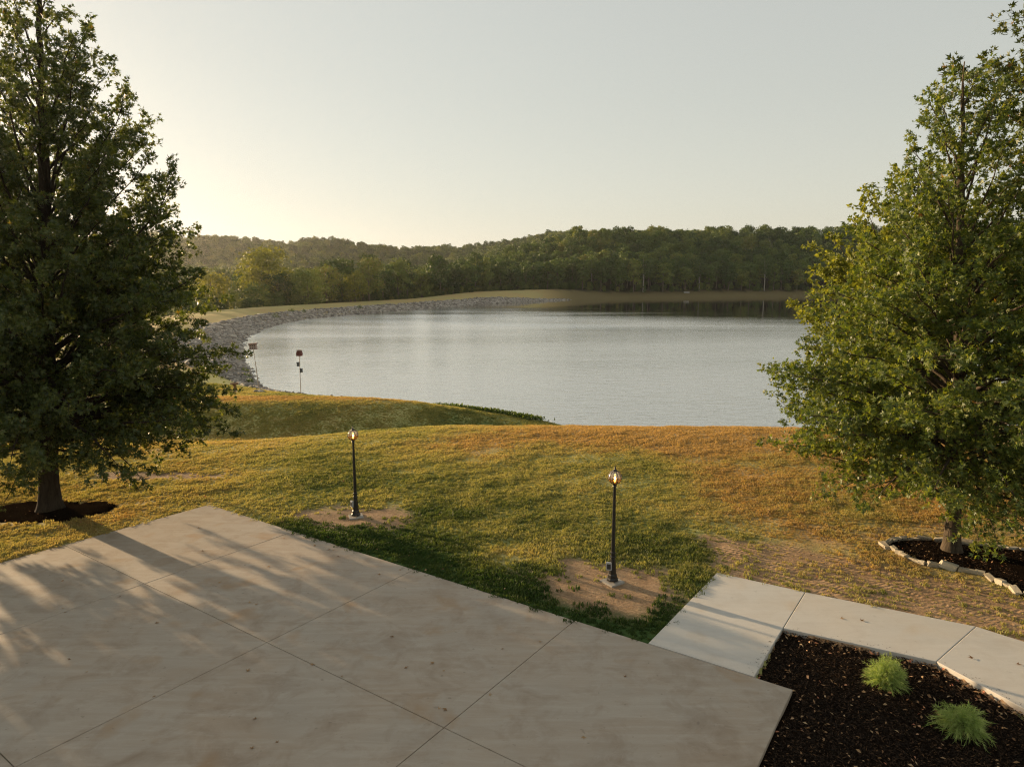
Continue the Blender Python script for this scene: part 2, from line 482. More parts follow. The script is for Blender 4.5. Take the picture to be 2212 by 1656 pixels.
# ------------------------------------------------------------------ concrete
def concrete_mat(name, base, warm, seed, blot=.5):
    b = NB(name)
    p = b.n('ShaderNodeMapping', {'Vector': b.pos(), 'Location': (seed, seed * 2.3, 0)}).outputs[0]
    big = b.noise(p, 0.35, 4, .6, .8); mid = b.noise(p, 1.5, 6, .65, .5); fine = b.noise(p, 60, 4, .7)
    sweep = b.noise(b.n('ShaderNodeMapping', {'Vector': p, 'Rotation': (0, 0, R(28)), 'Scale': (0.25, 2.2, 1)}).outputs[0], 1.3, 6, .7, 1.4)
    c = b.mix(b.ramp(big, [(0.32, 0.0), (0.68, 1.0)]), base, warm)
    c = b.mix(b.math('MULTIPLY', b.ramp(sweep, [(0.42, 0.0), (0.75, 1.0)]), blot), c, tuple(x * 1.22 for x in base))
    c = b.mix(b.math('MULTIPLY', b.ramp(mid, [(0.48, 0.0), (0.8, 1.0)]), blot), c, tuple(x * y for x, y in zip(warm, (.66, .60, .54))))
    st = b.noise(p, 0.9, 3, .5, .3)
    c = b.mix(b.math('MULTIPLY', b.ramp(st, [(0.60, 0.0), (0.72, 1.0)]), blot * .8), c, tuple(x * y for x, y in zip(warm, (.88, .72, .52))))
    sc = b.noise(b.n('ShaderNodeMapping', {'Vector': p, 'Rotation': (0, 0, R(-20)), 'Scale': (0.5, 1.4, 1)}).outputs[0], 1.1, 3, .5, 1.8)
    c = b.mix(b.math('MULTIPLY', b.ramp(sc, [(0.485, 0.0), (0.5, 1.0), (0.515, 0.0)]), blot * .22), c, tuple(x * 1.35 for x in base))
    sp = b.noise(p, 7, 2, .5)
    c = b.mix(b.math('MULTIPLY', b.ramp(sp, [(0.70, 0.0), (0.76, 1.0)]), blot * .55), c, tuple(x * .5 for x in warm))
    c = b.mix(b.math('MULTIPLY', fine, .26), c, tuple(x * .55 for x in base))
    nm = b.bump(b.math('ADD', b.math('MULTIPLY', fine, .4), sweep), .25, .006)
    return b.done(b.principled(Base_Color=c, Roughness=.75, Specular_IOR_Level=.35, Normal=nm))
M_PAD = concrete_mat('pad_concrete', (0.365, 0.315, 0.255), (0.37, 0.285, 0.205), 0.0, .9)
M_WALK = concrete_mat('walk_concrete', (0.52, 0.50, 0.46), (0.55, 0.50, 0.43), 31.0, .4)
M_DIRT_JOINT = plain('joint_dirt', (0.07, 0.055, 0.04), .95)

def slab_mesh(name, poly, top, thick, shrink):
    """a poured panel: top surface follows the fall of the ground, edges rounded"""
    poly = np.array(poly, float)
    c = poly.mean(0); area = 0
    for i in range(len(poly)):
        a, b_ = poly[i], poly[(i + 1) % len(poly)]; area += a[0] * b_[1] - a[1] * b_[0]
    if area < 0: poly = poly[::-1]
    n = len(poly); ins = []
    def inset(s):
        out = []
        for i in range(n):
            p0, p1, p2 = poly[i - 1], poly[i], poly[(i + 1) % n]
            e1 = (p1 - p0) / np.linalg.norm(p1 - p0); e2 = (p2 - p1) / np.linalg.norm(p2 - p1)
            n1 = np.array([-e1[1], e1[0]]); n2 = np.array([-e2[1], e2[0]])
            out.append(p1 + s * (n1 + n2) / (1 + n1 @ n2))
        return out
    bm = bmesh.new()
    rings = []
    for s, dz in ((shrink, -thick), (shrink, -0.012), (shrink + 0.004, -0.004), (shrink + 0.012, 0.0)):
        rings.append([bm.verts.new((q[0], q[1], pad_z(*q) + top + dz)) for q in inset(s)])
    for r0, r1 in zip(rings, rings[1:]):
        for i in range(n):
            bm.faces.new((r0[i], r0[(i + 1) % n], r1[(i + 1) % n], r1[i]))
    bm.faces.new(rings[-1]); bm.faces.new(rings[0][::-1])
    return bm_mesh(name, bm)

pad = tag(empty('concrete_driveway', (PAD_C[0], PAD_C[1], pad_z(*PAD_C))), 'broad grey concrete parking pad with sawn joints, dappled by tree shade', 'driveway', kind='structure')
for i in range(4):
    for j in range(4):
        a0, a1, b0, b1 = PAD_AJ[i], PAD_AJ[i + 1], PAD_BJ[j + 1], PAD_BJ[j]
        me = slab_mesh('slab', [pad_xy(a0, b0), pad_xy(a1, b0), pad_xy(a1, b1), pad_xy(a0, b1)], 0.0, 0.16, 0.006)
        me.transform(Matrix.Translation(-pad.location))
        link('slab', me, M_PAD, pad)
walk = tag(empty('walkway', (5.45, 15.0, pad_z(5, 15))), 'pale new concrete walk turning right between dark mulch and sandy soil', 'walkway', kind='structure')
for pn in WALK_PANELS:
    me = slab_mesh('slab', [W[k] for k in pn], 0.004, 0.16, 0.006)
    me.transform(Matrix.Translation(-walk.location))
    link('slab', me, M_WALK, walk)

# ------------------------------------------------------------------ mulch beds
def mulch_mat():
    b = NB('dark_mulch')
    p = b.pos()
    f = b.noise(p, 22, 6, .7); v = b.n('ShaderNodeTexVoronoi', {'Vector': b.scale(p, (1, 2.2, 1)), 'Scale': 26.0}).outputs['Distance']
    c = b.ramp(f, [(0.3, (0.006, 0.005, 0.004)), (0.55, (0.018, 0.012, 0.008)), (0.78, (0.050, 0.030, 0.017))])
    nm = b.bump(b.math('ADD', f, v), 1.0, .05)
    return b.done(b.principled(Base_Color=c, Roughness=1.0, Specular_IOR_Level=0.0, Normal=nm))
M_MULCH = mulch_mat()

def bed(name, poly, zoff, label, res=0.16, dome=None):
    x0, y0 = poly.min(0); x1, y1 = poly.max(0)
    xs = np.arange(x0 - res, x1 + 2 * res, res); ys = np.arange(y0 - res, y1 + 2 * res, res)
    X, Y = np.meshgrid(xs, ys); sh = X.shape
    X = X.ravel(); Y = Y.ravel()
    ins = inside(poly, X, Y); dd = polydist(poly, X, Y); sd = np.where(ins, dd, -dd)
    Z = pad_z(X, Y) + zoff + 0.022 * vnoise(X, Y, .35, 21) + 0.03 * vnoise(X, Y, 1.3, 22)
    if dome: Z = Z + dome * sstep(0, 1.2, sd)
    Z = np.where(sd < -0.02, Z - 0.10, Z)
    k = (sd > -res * 0.9).reshape(sh)
    idx = np.arange(X.size).reshape(sh)
    keep = k[:-1, :-1] | k[1:, :-1] | k[:-1, 1:] | k[1:, 1:]
    F = np.stack([idx[:-1, :-1], idx[:-1, 1:], idx[1:, 1:], idx[1:, :-1]], -1)[keep]
    used = np.unique(F); rm = np.full(X.size, -1); rm[used] = np.arange(len(used))
    me = np_mesh(name, np.stack([X, Y, Z], 1)[used], rm[F], True)
    return tag(link(name, me, M_MULCH), label, 'mulch bed', kind='structure')
VIS_MULCH = MULCH_POLY
bed('mulch_bed', VIS_MULCH, -0.085, 'dark bark mulch bed beside the walkway with two green shrubs')
bed('mulch_bed', RING_POLY, 0.0, 'dark mulch under the young oak inside the stone edging', dome=0.05)
tl = np.array([(OAK_L[0] + (2.05 + .25 * math.sin(3 * a)) * math.cos(a), OAK_L[1] - .15 + (1.35 + .15 * math.cos(2 * a)) * math.sin(a)) for a in np.linspace(0, 2 * math.pi, 28, endpoint=False)])
bed('mulch_bed', tl, -0.02, 'dark mulch ring round the trunk of the big oak', dome=0.05)

def scatter_in(poly, n, rng):
    x0, y0 = poly.min(0); x1, y1 = poly.max(0)
    out = []
    while sum(len(o) for o in out) < n:
        q = rng.uniform((x0, y0), (x1, y1), (n * 2, 2))
        out.append(q[inside(poly, q[:, 0], q[:, 1])])
    return np.concatenate(out)[:n]

def chips(name, pts, z, rng, L, Wd, mat, label, cat, lift=0.012, tilt=.5, curl=0.0):
    """loose flat pieces: bark slivers or dry leaves, joined into one mass"""
    n = len(pts)
    th = rng.uniform(0, 2 * math.pi, n); l = rng.uniform(*L, n); w = rng.uniform(*Wd, n)
    d = np.stack([np.cos(th), np.sin(th), rng.normal(0, tilt * .5, n)], 1)
    s = np.stack([-np.sin(th), np.cos(th), rng.normal(0, tilt, n)], 1)
    c = np.stack([pts[:, 0], pts[:, 1], z + lift], 1)
    up = np.array([0, 0, 1.0])[None]
    V = np.stack([c - d * l[:, None] / 2, c - s * w[:, None] / 2 + up * (curl * l[:, None]), c + d * l[:, None] / 2, c + s * w[:, None] / 2 + up * (curl * l[:, None] * .4)], 1).reshape(-1, 3)
    F = np.arange(4 * n).reshape(n, 4)
    T = np.concatenate([F[:, [0, 1, 2]], F[:, [0, 2, 3]]])
    me = np_mesh(name, V, T, False, dict(rnd=np.repeat(rng.uniform(0, 1, n), 4)))
    return tag(link(name, me, mat), label, cat, kind='stuff')
M_CHIP = leaf_mat('bark_chip', [(0, (0.008, 0.006, 0.004)), (0.6, (0.022, 0.014, 0.009)), (0.9, (0.055, 0.032, 0.018)), (1, (0.12, 0.065, 0.03))], trans=0.0, rough=.9, spec=.1)
M_LITTER = leaf_mat('dry_leaf', [(0, (0.16, 0.08, 0.035)), (0.5, (0.30, 0.18, 0.085)), (0.85, (0.48, 0.34, 0.19)), (1, (0.42, 0.14, 0.08))], trans=0.25, trans_tint=(1.1, .9, .6), rough=.7, spec=.25)
rng = np.random.default_rng(5)
p1 = scatter_in(np.array([W['i0'], W['i1'], W['i2'], W['i3'], W['i4'], (9.9, 8.2), (3.0, 8.2), tuple(pad_xy(19.4, -0.05))]), 30000, rng)
chips('mulch_chips', p1, pad_z(p1[:, 0], p1[:, 1]) - 0.078 + 0.022 * vnoise(p1[:, 0], p1[:, 1], .35, 21) + 0.03 * vnoise(p1[:, 0], p1[:, 1], 1.3, 22), rng, (.025, .09), (.006, .02), M_CHIP, 'loose dark bark chips of the mulch beside the walkway', 'bark chips')
p2 = scatter_in(RING_POLY, 12000, rng)
p2 = p2[p2[:, 0] < 16]
chips('mulch_chips', p2, pad_z(p2[:, 0], p2[:, 1]) + 0.03 + 0.022 * vnoise(p2[:, 0], p2[:, 1], .35, 21) + 0.03 * vnoise(p2[:, 0], p2[:, 1], 1.3, 22), rng, (.03, .10), (.008, .024), M_CHIP, 'loose dark bark chips inside the stone edging', 'bark chips')
p3 = scatter_in(np.array([W['i0'], W['i1'], W['i2'], W['i3'], W['i4'], (9.9, 8.2), (3.0, 8.2), tuple(pad_xy(19.4, -0.05))]), 420, rng)
edge_pts = []
for a_, b_ in (('i1', 'i2'), ('i2', 'i3')):
    A_, B_ = np.array(W[a_]), np.array(W[b_])
    for k in range(90):
        t_ = rng.uniform(); dirn = (B_ - A_) / np.linalg.norm(B_ - A_)
        edge_pts.append(A_ + (B_ - A_) * t_ + np.array([dirn[1], -dirn[0]]) * (0.05 + abs(rng.normal(0, .22))))
p3 = np.concatenate([p3, np.array(edge_pts)])
chips('leaf_litter', p3, pad_z(p3[:, 0], p3[:, 1]) - 0.07 + 0.03 * vnoise(p3[:, 0], p3[:, 1], 1.3, 22), rng, (.03, .10), (.02, .05), M_LITTER, 'pale dry leaves strewn over the mulch beside the walkway', 'leaf litter', lift=.03, curl=.15)
p4 = np.concatenate([scatter_in(RING_POLY, 420, rng), np.stack([rng.uniform(6, 15, 500), rng.uniform(15, 26, 500)], 1), np.stack([rng.uniform(-22, -6, 260), rng.uniform(19.5, 27, 260)], 1), np.stack([rng.uniform(-7, 6, 120), rng.uniform(14.5, 24, 120)], 1)])
ok = ~(inside(PAD_POLY, p4[:, 0], p4[:, 1]) | inside(WALK_POLY, p4[:, 0], p4[:, 1]))
p4 = p4[ok]
chips('leaf_litter', p4, height(p4[:, 0], p4[:, 1]) + 0.05, rng, (.03, .09), (.02, .05), M_LITTER, 'pale dry leaves strewn over the lawn and round the trees', 'leaf litter', lift=.03, curl=.15)

M_STRAW = leaf_mat('straw', [(0, (0.14, 0.09, 0.045)), (0.5, (0.30, 0.21, 0.11)), (1, (0.50, 0.39, 0.22))], trans=.2, rough=.8, spec=.1)
q5 = np.stack([rng.uniform(-9, 15, 60000), rng.uniform(11.5, 24, 60000)], 1)
_, di5, sa5, _ = lawn_attrs(q5[:, 0], q5[:, 1], np.full(len(q5), 30.0))
k5 = (np.maximum(di5, sa5) > .45) & ~inside(PAD_POLY, q5[:, 0], q5[:, 1]) & ~inside(WALK_POLY, q5[:, 0], q5[:, 1]) & ~inside(MULCH_POLY, q5[:, 0], q5[:, 1]) & ~inside(RING_POLY, q5[:, 0], q5[:, 1])
q5 = q5[k5][:9000]
chips('straw', q5, height(q5[:, 0], q5[:, 1]), rng, (.04, .14), (.004, .012), M_STRAW, 'dry straw and clippings lying on the bare soil', 'straw', lift=.012, tilt=.25)
sp_ = []
for a_, b_ in (('i0', 'i1'), ('i1', 'i2'), ('i2', 'i3')):
    A_, B_ = np.array(W[a_]), np.array(W[b_]); dirn = (B_ - A_) / np.linalg.norm(B_ - A_)
    for k in range(30): sp_.append(A_ + (B_ - A_) * rng.uniform(.05, .95) - np.array([dirn[1], -dirn[0]]) * (.02 + abs(rng.normal(0, .09))))
sp_ = np.array(sp_)
sp_ = sp_[inside(WALK_POLY, sp_[:, 0], sp_[:, 1])]
chips('mulch_chips', sp_, pad_z(sp_[:, 0], sp_[:, 1]) + .006, rng, (.02, .06), (.006, .016), M_CHIP, 'stray bark chips spilled onto the walkway edge', 'bark chips', lift=.004, tilt=.1)

# ------------------------------------------------------------------ grass tufts over the near lawn
def grass_blade_mat():
    b = NB('grass_blade')
    dry = b.attr('dry', 'INSTANCER')
    p = b.pos()
    f = b.math('ADD', dry, b.math('MULTIPLY', b.math('SUBTRACT', b.noise(p, 1.6, 5, .6), .5), .38))
    f = b.math('ADD', f, b.math('MULTIPLY', b.math('SUBTRACT', b.noise(b.scale(p, (0.9, 3.0, 1)), 1.8, 4), .5), .25))
    f = b.math('ADD', f, b.math('MULTIPLY', b.math('SUBTRACT', b.n('ShaderNodeObjectInfo').outputs['Random'], .5), .22), clamp=True)
    c = b.ramp(f, DRY_STOPS)
    p_ = b.principled(Base_Color=c, Roughness=.6, Specular_IOR_Level=.25)
    t = b.n('ShaderNodeBsdfTranslucent', {'Color': b.mix(1.0, c, (1.3, 1.2, .6), 'MULTIPLY')}).outputs[0]
    return b.done(b.n('ShaderNodeMixShader', {0: .45, 1: p_, 2: t}).outputs[0])
M_BLADE = grass_blade_mat()

def tuft_mesh(name, nb, rad, h, seed):
    rng = np.random.default_rng(seed); V = []; F = []
    for k in range(nb):
        a = rng.uniform(0, 2 * math.pi); r = rad * math.sqrt(rng.uniform()); bx, by = r * math.cos(a), r * math.sin(a)
        th = rng.uniform(0, 2 * math.pi); hh = rng.uniform(*h); lean = rng.uniform(.1, .9) * hh; w = rng.uniform(.006, .012)
        dx, dy = math.cos(th), math.sin(th); i = len(V)
        V += [(bx - dy * w, by + dx * w, -.01), (bx + dy * w, by - dx * w, -.01), (bx + dx * lean * .35 + dy * w * .7, by + dy * lean * .35 - dx * w * .7, hh * .6),
              (bx + dx * lean * .35 - dy * w * .7, by + dy * lean * .35 + dx * w * .7, hh * .6), (bx + dx * lean, by + dy * lean, hh)]
        F += [(i, i + 1, i + 2), (i, i + 2, i + 3), (i + 3, i + 2, i + 4)]
    return np_mesh(name, V, F)

def build_grass():
    res = 0.25
    xs = np.arange(-27, 24, res); ys = np.arange(11.5, 57, res)
    X, Y = np.meshgrid(xs, ys); sh = X.shape; X = X.ravel(); Y = Y.ravel()
    d = lake_sd(X, Y)
    Z = height(X, Y, d)
    dry, dirt, sand, wood = lawn_attrs(X, Y, d)
    n = vnoise(X, Y, .6, 31)
    dens = 1.0 * (1 - .97 * sstep(.34, .66, dirt + .35 * n)) * (1 - .8 * sstep(.30, .70, sand + .4 * n)) * (d > 0.6)
    dens = dens * np.where(Y > 30, 0.75, 1.0)
    dens[inside(tl, X, Y) | inside(RING_POLY, X, Y) | inside(MULCH_POLY, X, Y)] = 0
    vis = np.abs(X) < Y * 0.80 + 1.5
    dens[~vis] = 0
    blocked = (inside(PAD_POLY, X, Y) & (polydist(PAD_POLY, X, Y) > .02)) | (inside(WALK_POLY, X, Y) & (polydist(WALK_POLY, X, Y) > .02))
    dens[blocked] = 0
    idx = np.arange(X.size).reshape(sh)
    k = (dens > 0.01).reshape(sh)
    keep = k[:-1, :-1] & k[1:, :-1] & k[:-1, 1:] & k[1:, 1:]
    part = (k[:-1, :-1].astype(int) + k[1:, :-1] + k[:-1, 1:] + k[1:, 1:]) >= 2
    F = np.stack([idx[:-1, :-1], idx[:-1, 1:], idx[1:, 1:], idx[1:, :-1]], -1)[keep | part]
    used = np.unique(F); rm = np.full(X.size, -1); rm[used] = np.arange(len(used))
    me = np_mesh('grass', np.stack([X, Y, Z], 1)[used], rm[F], True, dict(dry=dry[used], dens=dens[used], tall=(0.95 + .45 * vnoise(X, Y, .45, 61) + .35 * vnoise(X, Y, 1.7, 62) + .18 * (1 - dry) * (Y < 24) - .35 * sand)[used]))
    o = link('grass', me, M_GROUND)
    tag(o, 'short mown grass over the sloping lawn', 'grass', kind='stuff')
    t = link('grass_tuft', tuft_mesh('grass_tuft', 28, .085, (.028, .070), 3), M_BLADE, None, (-1.0, 20.5, H1(-1.0, 20.5)))
    tag(t, 'small green grass tuft in the middle of the lawn', 'grass', kind='stuff')
    ng = bpy.data.node_groups.new('scatter_tufts', 'GeometryNodeTree')
    ng.interface.new_socket('Geometry', in_out='INPUT', socket_type='NodeSocketGeometry')
    ng.interface.new_socket('Geometry', in_out='OUTPUT', socket_type='NodeSocketGeometry')
    N = ng.nodes; L = ng.links
    gi = N.new('NodeGroupInput'); go = N.new('NodeGroupOutput')
    dp = N.new('GeometryNodeDistributePointsOnFaces')
    na = N.new('GeometryNodeInputNamedAttribute'); na.data_type = 'FLOAT'; na.inputs['Name'].default_value = 'dens'
    mu = N.new('ShaderNodeMath'); mu.operation = 'MULTIPLY'; mu.inputs[1].default_value = 110.0
    L.new(na.outputs['Attribute'], mu.inputs[0]); L.new(mu.outputs[0], dp.inputs['Density'])
    L.new(gi.outputs[0], dp.inputs['Mesh'])
    oi = N.new('GeometryNodeObjectInfo'); oi.inputs['Object'].default_value = t; oi.inputs['As Instance'].default_value = True
    ip = N.new('GeometryNodeInstanceOnPoints')
    rv = N.new('FunctionNodeRandomValue'); rv.data_type = 'FLOAT_VECTOR'
    rv.inputs[0].default_value = (-.15, -.15, 0); rv.inputs[1].default_value = (.15, .15, 6.283)
    rs = N.new('FunctionNodeRandomValue'); rs.data_type = 'FLOAT'
    rs.inputs[2].default_value = .55; rs.inputs[3].default_value = 1.35
    L.new(dp.outputs['Points'], ip.inputs['Points']); L.new(oi.outputs['Geometry'], ip.inputs['Instance'])
    nt_ = N.new('GeometryNodeInputNamedAttribute'); nt_.data_type = 'FLOAT'; nt_.inputs['Name'].default_value = 'tall'
    ml = N.new('ShaderNodeMath'); ml.operation = 'MULTIPLY'
    L.new(rs.outputs[1], ml.inputs[0]); L.new(nt_.outputs['Attribute'], ml.inputs[1])
    L.new(rv.outputs[0], ip.inputs['Rotation']); L.new(ml.outputs[0], ip.inputs['Scale'])
    L.new(ip.outputs['Instances'], go.inputs[0])
    md = o.modifiers.new('tufts', 'NODES'); md.node_group = ng
build_grass()

# ------------------------------------------------------------------ stones
M_ROCK = None
def rock_mat(name, stops, objrand=.6):
    b = NB(name)
    nz = b.noise(b.pos(), 5, 5, .65)
    f = b.math('ADD', b.math('MULTIPLY', b.attr('rnd'), objrand), b.math('MULTIPLY', nz, 1 - objrand))
    c = b.ramp(f, stops)
    return b.done(b.principled(Base_Color=c, Roughness=.9, Specular_IOR_Level=.2, Normal=b.bump(nz, .6, .04)))
M_RIPRAP = rock_mat('riprap_stone', [(0.1, (0.11, 0.095, 0.08)), (0.5, (0.27, 0.24, 0.205)), (0.95, (0.52, 0.47, 0.40))], .6)
M_EDGE = rock_mat('edging_stone', [(0.1, (0.26, 0.22, 0.16)), (0.5, (0.42, 0.37, 0.28)), (0.95, (0.56, 0.51, 0.41))], .4)

def rock_mesh(name, seed, sub=1, flat=.7, boxy=0.0, jag=.25):
    rng = np.random.default_rng(seed)
    bm = bmesh.new()
    if boxy:
        bmesh.ops.create_cube(bm, size=1.4)
        bmesh.ops.bevel(bm, geom=list(bm.edges), offset=.14, segments=1, affect='EDGES')
    else:
        bmesh.ops.create_icosphere(bm, subdivisions=sub, radius=1.0)
    for v in bm.verts:
        v.co *= 1 + rng.uniform(-jag, jag)
        v.co.z *= flat
        v.co += Vector(rng.normal(0, .05, 3))
    me = bm_mesh(name, bm)
    at = me.attributes.new('rnd', 'FLOAT', 'POINT'); at.data.foreach_set('value', np.full(len(me.vertices), rng.uniform(), dtype=np.float32))
    return me

def build_riprap():
    rng = np.random.default_rng(77)
    line = LAKE[:int(6 * 14.7)]
    line = line[::1]
    seg = np.linalg.norm(np.diff(line, axis=0), axis=1); cum = np.concatenate([[0], np.cumsum(seg)])
    root = tag(empty('riprap', (-35, 85, WATER_Z)), 'band of broken grey stone along the water side of the dam', 'stone bank', kind='structure')
    pts = []
    tot = cum[-1]
    s = 0.0
    nst = 9000
    ss = tot * rng.uniform(0, 1, nst) ** 1.25
    for s in ss:
        i = min(np.searchsorted(cum, s) - 1, len(line) - 2); i = max(i, 0)
        t = (s - cum[i]) / seg[i]
        p = line[i] + (line[i + 1] - line[i]) * t
        tg = (line[i + 1] - line[i]) / seg[i]
        nr = np.array([-tg[1], tg[0]])
        wid = 1.6 + 4.5 * float(sstep(10, 26, s)) + 1.8 * float(sstep(14, 30, s) * (1 - sstep(60, 95, s))) 
        tap = float(sstep(tot - 60, tot, s))
        wid *= 1 - .72 * tap
        o = rng.uniform(-.9, wid)
        q = p + nr * o
        size = rng.uniform(.24, .58) * (0.5 + 0.5 * float(sstep(5, 26, s))) * (1 + .35 * float(sstep(100, 250, s))) * (1 - .4 * tap)
        if s > tot - 12 and rng.uniform() < (s - tot + 12) / 12: continue
        pts.append((q[0], q[1], size, s))
    P = np.array(pts)
    Z = height(P[:, 0], P[:, 1])
    dist = np.hypot(P[:, 0], P[:, 1])
    # in view and not behind the big oak: the largest-looking ones become single stones
    az = np.degrees(np.arctan2(P[:, 0], P[:, 1]))
    app = P[:, 2] / dist * ((az > -24.3) & (Z > WATER_Z - .05))
    order = np.argsort(-app)
    single = order[:300]; rest = order[300:]
    protos = [rock_mesh('stone', 100 + k, 1, .62, jag=.3) for k in range(8)]
    for m in protos: m.materials.append(M_RIPRAP)
    for k in single:
        o = bpy.data.objects.new('stone', protos[int(rng.integers(8))])
        col.objects.link(o); o.parent = root
        o.location = Vector((P[k, 0], P[k, 1], Z[k] + P[k, 2] * .18)) - root.location
        o.rotation_euler = rng.uniform(-.6, .6, 3) + np.array([0, 0, rng.uniform(0, 6.28)])
        o.scale = P[k, 2] * np.array([rng.uniform(.8, 1.35), rng.uniform(.6, 1.0), rng.uniform(.7, 1.1)])
    base = []
    for m in protos:
        v = np.empty(len(m.vertices) * 3); m.vertices.foreach_get('co', v)
        f = np.array([p.vertices[:] for p in m.polygons]); base.append((v.reshape(-1, 3), f))
    V = []; F = []; A = []; off = 0
    for k in rest:
        v, f = base[int(rng.integers(8))]
        a = rng.uniform(0, 6.28); ca, sa = math.cos(a), math.sin(a)
        q = v * (P[k, 2] * np.array([rng.uniform(.8, 1.35), rng.uniform(.6, 1.0), rng.uniform(.7, 1.1)]))
        tl_ = rng.uniform(-.5, .5); ct, st = math.cos(tl_), math.sin(tl_)
        q = np.stack([q[:, 0], q[:, 1] * ct - q[:, 2] * st, q[:, 1] * st + q[:, 2] * ct], 1)
        q = np.stack([q[:, 0] * ca - q[:, 1] * sa, q[:, 0] * sa + q[:, 1] * ca, q[:, 2]], 1) + np.array([P[k, 0], P[k, 1], Z[k] + P[k, 2] * .15])
        V.append(q); F.append(f + off); off += len(v); A.append(np.full(len(v), rng.uniform()))
    me = np_mesh('stones', np.concatenate(V) - np.array(root.location), np.concatenate(F), False, dict(rnd=np.concatenate(A)))
    tag(link('stones', me, M_RIPRAP, root), kind='stuff')
build_riprap()

def build_edging():
    rng = np.random.default_rng(9)
    root = tag(empty('stone_edging', (11.1, 18.0, pad_z(11, 18))), 'curved border of pale rough stones round the young oak', 'edging')
    protos = [rock_mesh('stone', 300 + k, boxy=1, flat=1.0, jag=.2) for k in range(9)]
    for m in protos: m.materials.append(M_EDGE)
    line = EDGE_LINE; seg = np.linalg.norm(np.diff(line, axis=0), axis=1); cum = np.concatenate([[0], np.cumsum(seg)])
    s = 0.0; k = 0
    while s < cum[-1] - .2:
        L = rng.uniform(.18, .44); w = rng.uniform(.10, .17); h = rng.uniform(.07, .14)
        big = rng.uniform() < .16
        if big: w *= 1.5; h *= 1.7; L = .42
        m = s + L / 2
        i = min(max(np.searchsorted(cum, m) - 1, 0), len(line) - 2)
        t = (m - cum[i]) / seg[i]; p = line[i] + (line[i + 1] - line[i]) * t; tg = line[i + 1] - line[i]
        o = bpy.data.objects.new('stone', protos[int(rng.integers(9))]); col.objects.link(o); o.parent = root
        x, y = p + rng.normal(0, .025, 2)
        o.location = Vector((x, y, pad_z(x, y) + h * .28)) - root.location
        o.rotation_euler = (rng.normal(0, .16) + (math.pi if rng.uniform() < .4 else 0), rng.normal(0, .12), math.atan2(tg[1], tg[0]) + rng.normal(0, .16))
        o.scale = (L / 1.42, w / 1.4, h / 1.4)
        s += L * .96; k += 1
build_edging()

# ------------------------------------------------------------------ tubes, lathes
def tube(V, F, pts, radii, sides):
    pts = np.asarray(pts, float); n = len(pts); off = len(V)
    up = np.array([0.31, 0.17, 0.93])
    for i in range(n):
        t = pts[min(i + 1, n - 1)] - pts[max(i - 1, 0)]; t = t / (np.linalg.norm(t) + 1e-9)
        a = np.cross(up, t); 
        if np.linalg.norm(a) < .05: a = np.cross(np.array([1.0, .1, 0]), t)
        a /= np.linalg.norm(a); b_ = np.cross(t, a)
        for k in range(sides):
            th = 2 * math.pi * k / sides
            V.append(pts[i] + radii[i] * (math.cos(th) * a + math.sin(th) * b_))
    for i in range(n - 1):
        for k in range(sides):
            k2 = (k + 1) % sides
            F.append((off + i * sides + k, off + i * sides + k2, off + (i + 1) * sides + k2, off + (i + 1) * sides + k))

def tube_mesh(name, pts, radii, sides=8, smooth=True):
    V = []; F = []
    tube(V, F, pts, radii, sides)
    return np_mesh(name, V, F, smooth)

def lathe(name, prof, sides=16, smooth=True, caps=True):
    bm = bmesh.new(); rings = []
    for r, z in prof:
        rings.append([bm.verts.new((r * math.cos(2 * math.pi * (k + .5) / sides), r * math.sin(2 * math.pi * (k + .5) / sides), z)) for k in range(sides)])
    for a, b_ in zip(rings, rings[1:]):
        for k in range(sides):
            bm.faces.new((a[k], a[(k + 1) % sides], b_[(k + 1) % sides], b_[k]))
    if caps:
        bm.faces.new(rings[0][::-1]); bm.faces.new(rings[-1])
    me = bm_mesh(name, bm)
    if smooth:
        me.polygons.foreach_set('use_smooth', np.array([len(p.vertices) == 4 for p in me.polygons]))
        me.set_sharp_from_angle(angle=R(35))
    return me

def box_mesh(name, sx, sy, sz, bev=0.01, z0=0.0):
    bm = bmesh.new(); bmesh.ops.create_cube(bm, size=1.0)
    for v in bm.verts: v.co = Vector((v.co.x * sx, v.co.y * sy, (v.co.z + .5) * sz + z0))
    if bev: bmesh.ops.bevel(bm, geom=list(bm.edges), offset=bev, segments=2, affect='EDGES')
    return bm_mesh(name, bm)

# ------------------------------------------------------------------ trees near the viewer
def bark_mat(name, c0, c1, scale=9):
    b = NB(name)
    p = b.scale(b.obj(), (1, 1, .22))
    nz = b.noise(p, scale, 6, .7, .6)
    c = b.ramp(nz, [(0.3, c0), (0.7, c1)])
    return b.done(b.principled(Base_Color=c, Roughness=.95, Specular_IOR_Level=.15, Normal=b.bump(nz, 1.0, .05)))
M_BARK = bark_mat('oak_bark', (0.035, 0.027, 0.019), (0.12, 0.092, 0.062))
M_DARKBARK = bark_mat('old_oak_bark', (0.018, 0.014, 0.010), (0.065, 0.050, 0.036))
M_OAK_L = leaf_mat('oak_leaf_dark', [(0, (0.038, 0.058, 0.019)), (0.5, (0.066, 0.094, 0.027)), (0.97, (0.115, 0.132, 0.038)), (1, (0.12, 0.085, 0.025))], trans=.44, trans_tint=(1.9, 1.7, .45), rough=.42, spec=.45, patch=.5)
M_OAK_R = leaf_mat('oak_leaf', [(0, (0.058, 0.092, 0.024)), (0.55, (0.118, 0.158, 0.036)), (0.95, (0.21, 0.23, 0.056)), (0.994, (0.19, 0.18, 0.045)), (1, (0.24, 0.10, 0.025))], trans=.4, trans_tint=(1.7, 1.6, .45), rough=.46, spec=.45, patch=.5)
